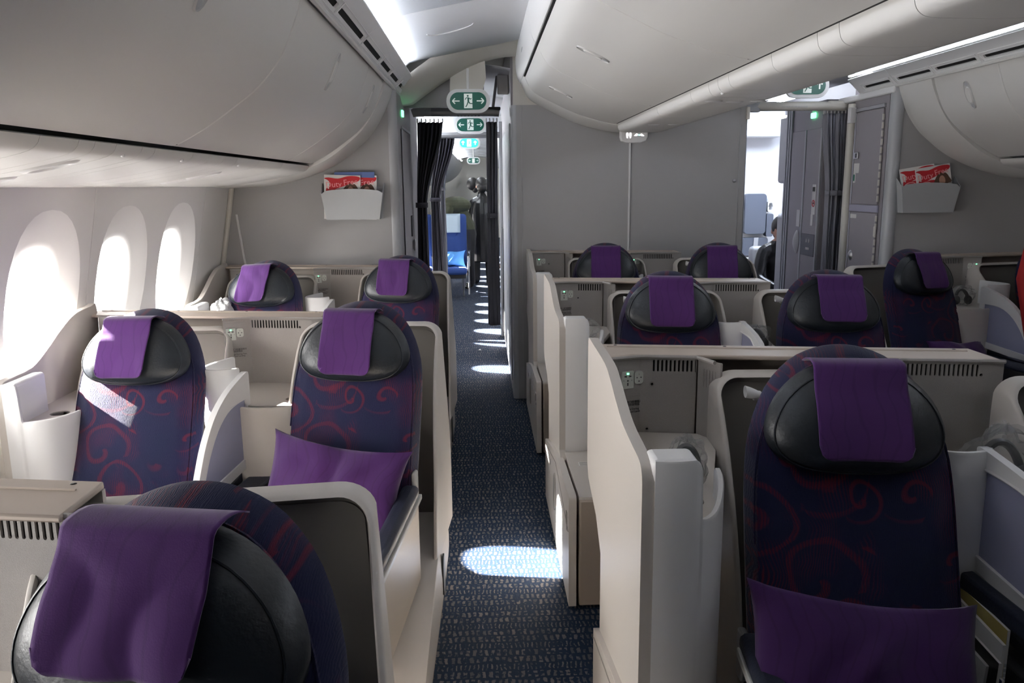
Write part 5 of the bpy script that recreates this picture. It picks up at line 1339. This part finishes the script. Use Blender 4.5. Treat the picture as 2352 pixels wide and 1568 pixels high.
# person in an olive jacket bending sideways over a seat row
Jb = {'pelvis': ((-.20, 13.08, .95), (.15, .14)), 'waist': ((-.28, 13.07, 1.14), (.15, .15)), 'chest': ((-.43, 13.05, 1.32), (.16, .17)), 'neckb': ((-.55, 13.04, 1.34), (.09, .09)), 'neck': ((-.62, 13.03, 1.31), .06), 'headc': ((-.67, 13.03, 1.27), .06)}
bb = [('pelvis', 'waist'), ('waist', 'chest'), ('chest', 'neckb'), ('neckb', 'neck'), ('neck', 'headc')]
hands = []
for n, s_ in (('l', -1), ('r', 1)):
    Jb.update({'sh'+n: ((-.50, 13.04+s_*.18, 1.30), .078), 'el'+n: ((-.62, 13.04+s_*.22, 1.06), .056), 'wr'+n: ((-.72, 13.04+s_*.15, .86), .042),
               'hip'+n: ((-.19, 13.08+s_*.09, .88), .10), 'kn'+n: ((-.20, 13.08+s_*.09, .50), .068), 'an'+n: ((-.17, 13.08+s_*.09, .09), .046), 'to'+n: ((-.30, 13.08+s_*.10, .04), .036)})
    bb += [('neckb', 'sh'+n), ('sh'+n, 'el'+n), ('el'+n, 'wr'+n), ('pelvis', 'hip'+n), ('hip'+n, 'kn'+n), ('kn'+n, 'an'+n), ('an'+n, 'to'+n)]
    w = Vector(Jb['wr'+n][0]); hands.append((w, w+Vector((-.04, 0, -.1)), Vector((0, s_, 0))))
figure('person', Jb, bb, ((-.70, 13.03, 1.25), (-.6, 0, -.8), .105), [OLIVE, SKIN, TROUS, SHOE], lambda c, q: 3 if c.z < .1 else (2 if c.z < .98 and c.x > -.4 else (1 if c.x < -.60 and (c.z > 1.12 and abs(c.y-13.03) < .13 or c.z < .88) else 0)),
       'person in an olive jacket bending over behind the first blue seat', lambda m: m.sphere((-.42, 13.05, 1.36), (.25, .20, .14), 14, 10), hair=lambda h, M4, r: cap_hair(h, M4, r), hands=hands)
# woman looking left, red scarf
J, bn, P, F, S, hd = standing(-.15, 14.75, (-1, -.25))
figure('person', J, bn, (P(0, .02, 1.655), F, .112), [NAVYC, SKIN, TROUS, SHOE, RED], lambda c, q: 3 if c.z < .1 else (2 if c.z < .9 and abs((c-Vector((-.15, 14.75, 0))).dot(S)) < .2 else (4 if 1.46 < c.z < 1.60 else (1 if c.z > 1.6 or c.z < .92 else 0))),
       'person in navy with a red scarf and dark hair, looking left in the far aisle', hair=lambda h, M4, r: cap_hair(h, M4, r, 2), hands=hd)
# dark haired person behind the black coat
J, bn, P, F, S, hd = standing(.13, 15.6, (0, 1))
figure('person', J, bn, (P(0, .02, 1.655), F, .11), [TROUS, SKIN, TROUS, SHOE], lambda c, q: 3 if c.z < .1 else (1 if c.z > 1.55 or (c.z < .86 and abs(c.x-.13) > .2) else 0),
       'person in dark clothes behind the long black coat, far aisle', hair=lambda h, M4, r: cap_hair(h, M4, r, 2), hands=hd)
# person in red at the right edge
J, bn, P, F, S, hd = standing(3.245, 4.42, (.5, -1))
figure('person', J, bn, (P(0, .02, 1.655), F, .108), [REDC, SKIN, TROUS, SHOE], lambda c, q: 3 if c.z < .1 else (1 if c.z > 1.5 or (c.z < .80 and abs((c-Vector((3.245, 4.42, 0))).dot(S)) > .19) else (2 if c.z < .78 else 0)),
       'person in a red jacket at the right edge, only the sleeve and hand showing', lambda m: [m.tube([Vector(J['sh'+n][0]), Vector(J['el'+n][0]), Vector(J['wr'+n][0])+Vector((0, 0, -.08))], [.085, .078, .075], 12) for n in 'lr'], hair=lambda h, M4, r: cap_hair(h, M4, r, 2), hands=hd)
# seated person in black by the right lavatory
J = {'pelvis': ((2.96, 7.95, .52), (.17, .14)), 'waist': ((2.95, 7.93, .70), (.16, .13)), 'chest': ((2.94, 7.90, .90), (.18, .14)), 'neckb': ((2.93, 7.88, 1.04), (.09, .08)), 'neck': ((2.92, 7.86, 1.10), .055), 'headc': ((2.92, 7.84, 1.16), .06)}
bn = [('pelvis', 'waist'), ('waist', 'chest'), ('chest', 'neckb'), ('neckb', 'neck'), ('neck', 'headc')]; hd = []
for n, s_ in (('l', -1), ('r', 1)):
    J.update({'sh'+n: ((2.94+s_*.18, 7.88, 1.0), .075), 'el'+n: ((2.94+s_*.24, 7.80, .74), .058), 'wr'+n: ((2.94+s_*.12, 7.58, .66), .042), 'kn'+n: ((2.94+s_*.10, 7.52, .50), .075), 'an'+n: ((2.94+s_*.10, 7.48, .09), .048), 'to'+n: ((2.94+s_*.10, 7.34, .04), .036)})
    bn += [('neckb', 'sh'+n), ('sh'+n, 'el'+n), ('el'+n, 'wr'+n), ('pelvis', 'kn'+n), ('kn'+n, 'an'+n), ('an'+n, 'to'+n)]
    w = Vector(J['wr'+n][0]); hd.append((w, w+Vector((0, -.1, -.02)), Vector((s_, 0, 0))))
figure('person', J, bn, ((2.92, 7.83, 1.20), (-.4, -1, -.1), .108), [COATB, SKIN, TROUS, SHOE], lambda c, q: 3 if c.z < .1 else (1 if c.z > 1.1 or (c.y < 7.57 and .6 < c.z < .75) else (2 if c.z < .56 else 0)),
       'person in black sitting half hidden beside the right lavatory', hair=lambda h, M4, r: cap_hair(h, M4, r, 2), hands=hd)
t = thing('passenger_seat', (2.98, 8.05, 0), 'grey seat under the person in black beyond the right doorway', 'seat')
obj('seat_cushion', M().box(-.24, .24, -.5, .05, .30, .42), POST, parent=t, bevel=.04); obj('backrest', M().box(-.24, .24, .12, .22, .35, 1.0), POST, parent=t, bevel=.04); obj('seat_base', M().box(-.2, .2, -.4, .1, 0, .3), BLACK, parent=t)
# crew jump seat on the far wall
t = thing('jump_seat', (3.06, 8.99, 0), 'slate blue crew jump seat folded on the white wall beyond the right doorway', 'seat')
JS = mat('jump_seat_vinyl', (.10, .115, .15), .5)
obj('back_cushion', M().plate(rrect(-.16, .08, 1.08, 1.52, .04), [], lambda u, v, q: (u, -.09+q, v), .09), JS, parent=t, bevel=.015)
obj('side_wing', M().plate(rrect(.085, .16, 1.05, 1.30, .02), [], lambda u, v, q: (u, -.10+q, v), .10), JS, parent=t, bevel=.01)
obj('wing_hole', M().plate(rrect(.09, .155, 1.32, 1.44, .02), [rrect(.105, .14, 1.34, 1.42, .012)], lambda u, v, q: (u, -.10+q, v), .10), WHITEP, parent=t, bevel=.004)
obj('lower_cushion', M().plate(rrect(-.16, .12, .84, 1.04, .03), [], lambda u, v, q: (u, -.07+q, v), .07), JS, parent=t, bevel=.01)
obj('harness_strap', M().plate([(-.05, .84), (.0, .84), (.01, 1.04), (-.04, 1.04)], [], lambda u, v, q: (u, -.078+q, v), .006), POST, parent=t)
obj('seat_pan', M().plate(rrect(-.30, .16, .30, .82, .03), [], lambda u, v, q: (u, -.12+q, v), .11), WHITEP, parent=t, bevel=.015)
# added fill in the right vestibule, stands in for exit door daylight
for nm, loc, e, sz, c in (('vestibule_fill', (3.2, 8.1, 2.42), 26, .7, (.70, .80, 1)),):
    ld = bpy.data.lights.new(nm, 'AREA'); ld.energy = e; ld.size = sz; ld.color = c
    lo = bpy.data.objects.new(nm, ld); COL.objects.link(lo); lo.location = loc

# ================================================================ BAGS, PAPERS, SCRAPS
def bag(loc, r, label, seed, dark=True, mt=None):
    rnd = random.Random(seed); ph = [rnd.uniform(0, 6) for _ in range(8)]
    t = thing('plastic_bag', loc, label, 'bag', 'headphone bags on the consoles')
    def P(u, v):
        a = 2*pi*u; b = pi*(v-.5)
        k = 1+.16*sin(3*a+ph[0])*cos(4*b+ph[1])+.12*sin(7*a+ph[2]+5*b)+.10*abs(sin(5*a+ph[3]))*sin(3*b+ph[4])
        return (r[0]*k*cos(a)*cos(b), r[1]*k*sin(a)*cos(b), max(.002, r[2]+r[2]*k*sin(b)))
    obj('film', M().grid(P, 36, 18, True), mt or PLASTICBAG, parent=t, smooth=25)
    if dark:
        h = obj('headphones', M().grid(lambda u, v: ((r[0]*.55+.010*cos(2*pi*v))*cos(pi*u*1.0), (r[1]*.3)*sin(pi*u*.9)+.012*sin(2*pi*v), r[2]*.5+(r[2]*1.1)*sin(pi*u)+.010*cos(2*pi*v)), 16, 6, False, True), BLACK, parent=t, smooth=60)
        for s_ in (-1, 1): obj('ear_pad', M().sphere((s_*r[0]*.55, 0, r[2]*.55), (r[0]*.28, r[1]*.5, r[2]*.5), 10, 7), BLACK, parent=h, smooth=60)
    return t
bag((1.27, 1.84, .857), (.095, .08, .092), 'dark headphones in a plastic bag behind the divider at far lower right', 1)
bag((1.30, 3.74, .857), (.07, .06, .055), 'headphones in clear plastic on the console between the middle centre seats', 2)
bag((.49, 1.86, .917), (.05, .055, .055), 'clear plastic bag in the notch of the large aisle console', 3)
bag((.50, 3.78, .917), (.05, .06, .045), 'clear plastic bag on the middle row aisle console', 4, False)
bag((-1.55, 4.80, .855), (.06, .10, .065), 'crumpled white plastic bag on the last window console', 5, True, glass_mat('white_film', (.95, .96, .97), .6, haze=.55))
bag((2*CX+.86, 5.0, .857), (.07, .07, .06), 'dark headphones in plastic on the far right console', 6)
BLUEP = mat('blue_print', (.03, .06, .2), .5); GOLDB = mat('gold_print', (.45, .36, .12), .5)
def booklet(loc, rz, lean, w, h, label, cover, stripe=None):
    t = thing('booklet', loc, label, 'booklet', 'papers in the seat pocket')
    t.rotation_euler = (lean, 0, rz)
    obj('pages', M().box(-.003, .003, -w, 0, 0, h), PAPER, parent=t, smooth=0)
    obj('cover', M().box(-.0042, -.003, -w, 0, 0, h), cover, parent=t, smooth=0)
    if stripe: obj('print_strip', M().box(-.0046, -.0042, -w*.35, -w*.28, h*.3, h), stripe, parent=t, smooth=0)
    for k in range(5): obj('spine_print', M().box(-.0026, .0026, -w-.0004, -w, h*.62-.012*k, h*.62-.012*k+.008), POST, parent=t, smooth=0)
bx, byy = 1.150, 1.79
booklet((bx+.010, byy, .43), radians(-4), 0, .21, .235, 'tall white booklet at the back of the seat pocket, lower right corner', GOLDB)
booklet((bx-.004, byy, .42), radians(-4), radians(2), .215, .225, 'white brochure with a red stripe in the seat pocket, lower right', PAPER, RED)
booklet((bx-.020, byy-.02, .40), radians(-3), radians(3), .20, .21, 'dark covered magazine in the seat pocket, lower right', BLACK)
booklet((bx-.012, byy-.10, .39), radians(-4), radians(1), .13, .17, 'small blue card in the seat pocket, lower right', BLUEP)
booklet((bx-.036, byy-.02, .40), radians(0), radians(6), .16, .19, 'curling leaflet nearest the pillow in the seat pocket', PAPER)
o = obj('paper_scrap', M().sphere((0, 0, .008), (.012, .016, .008), 7, 4), PAPER, label='tiny white paper scrap on the dark aisle carpet', cat='scrap', smooth=0); o.location = (-.045, 8.0, 0)
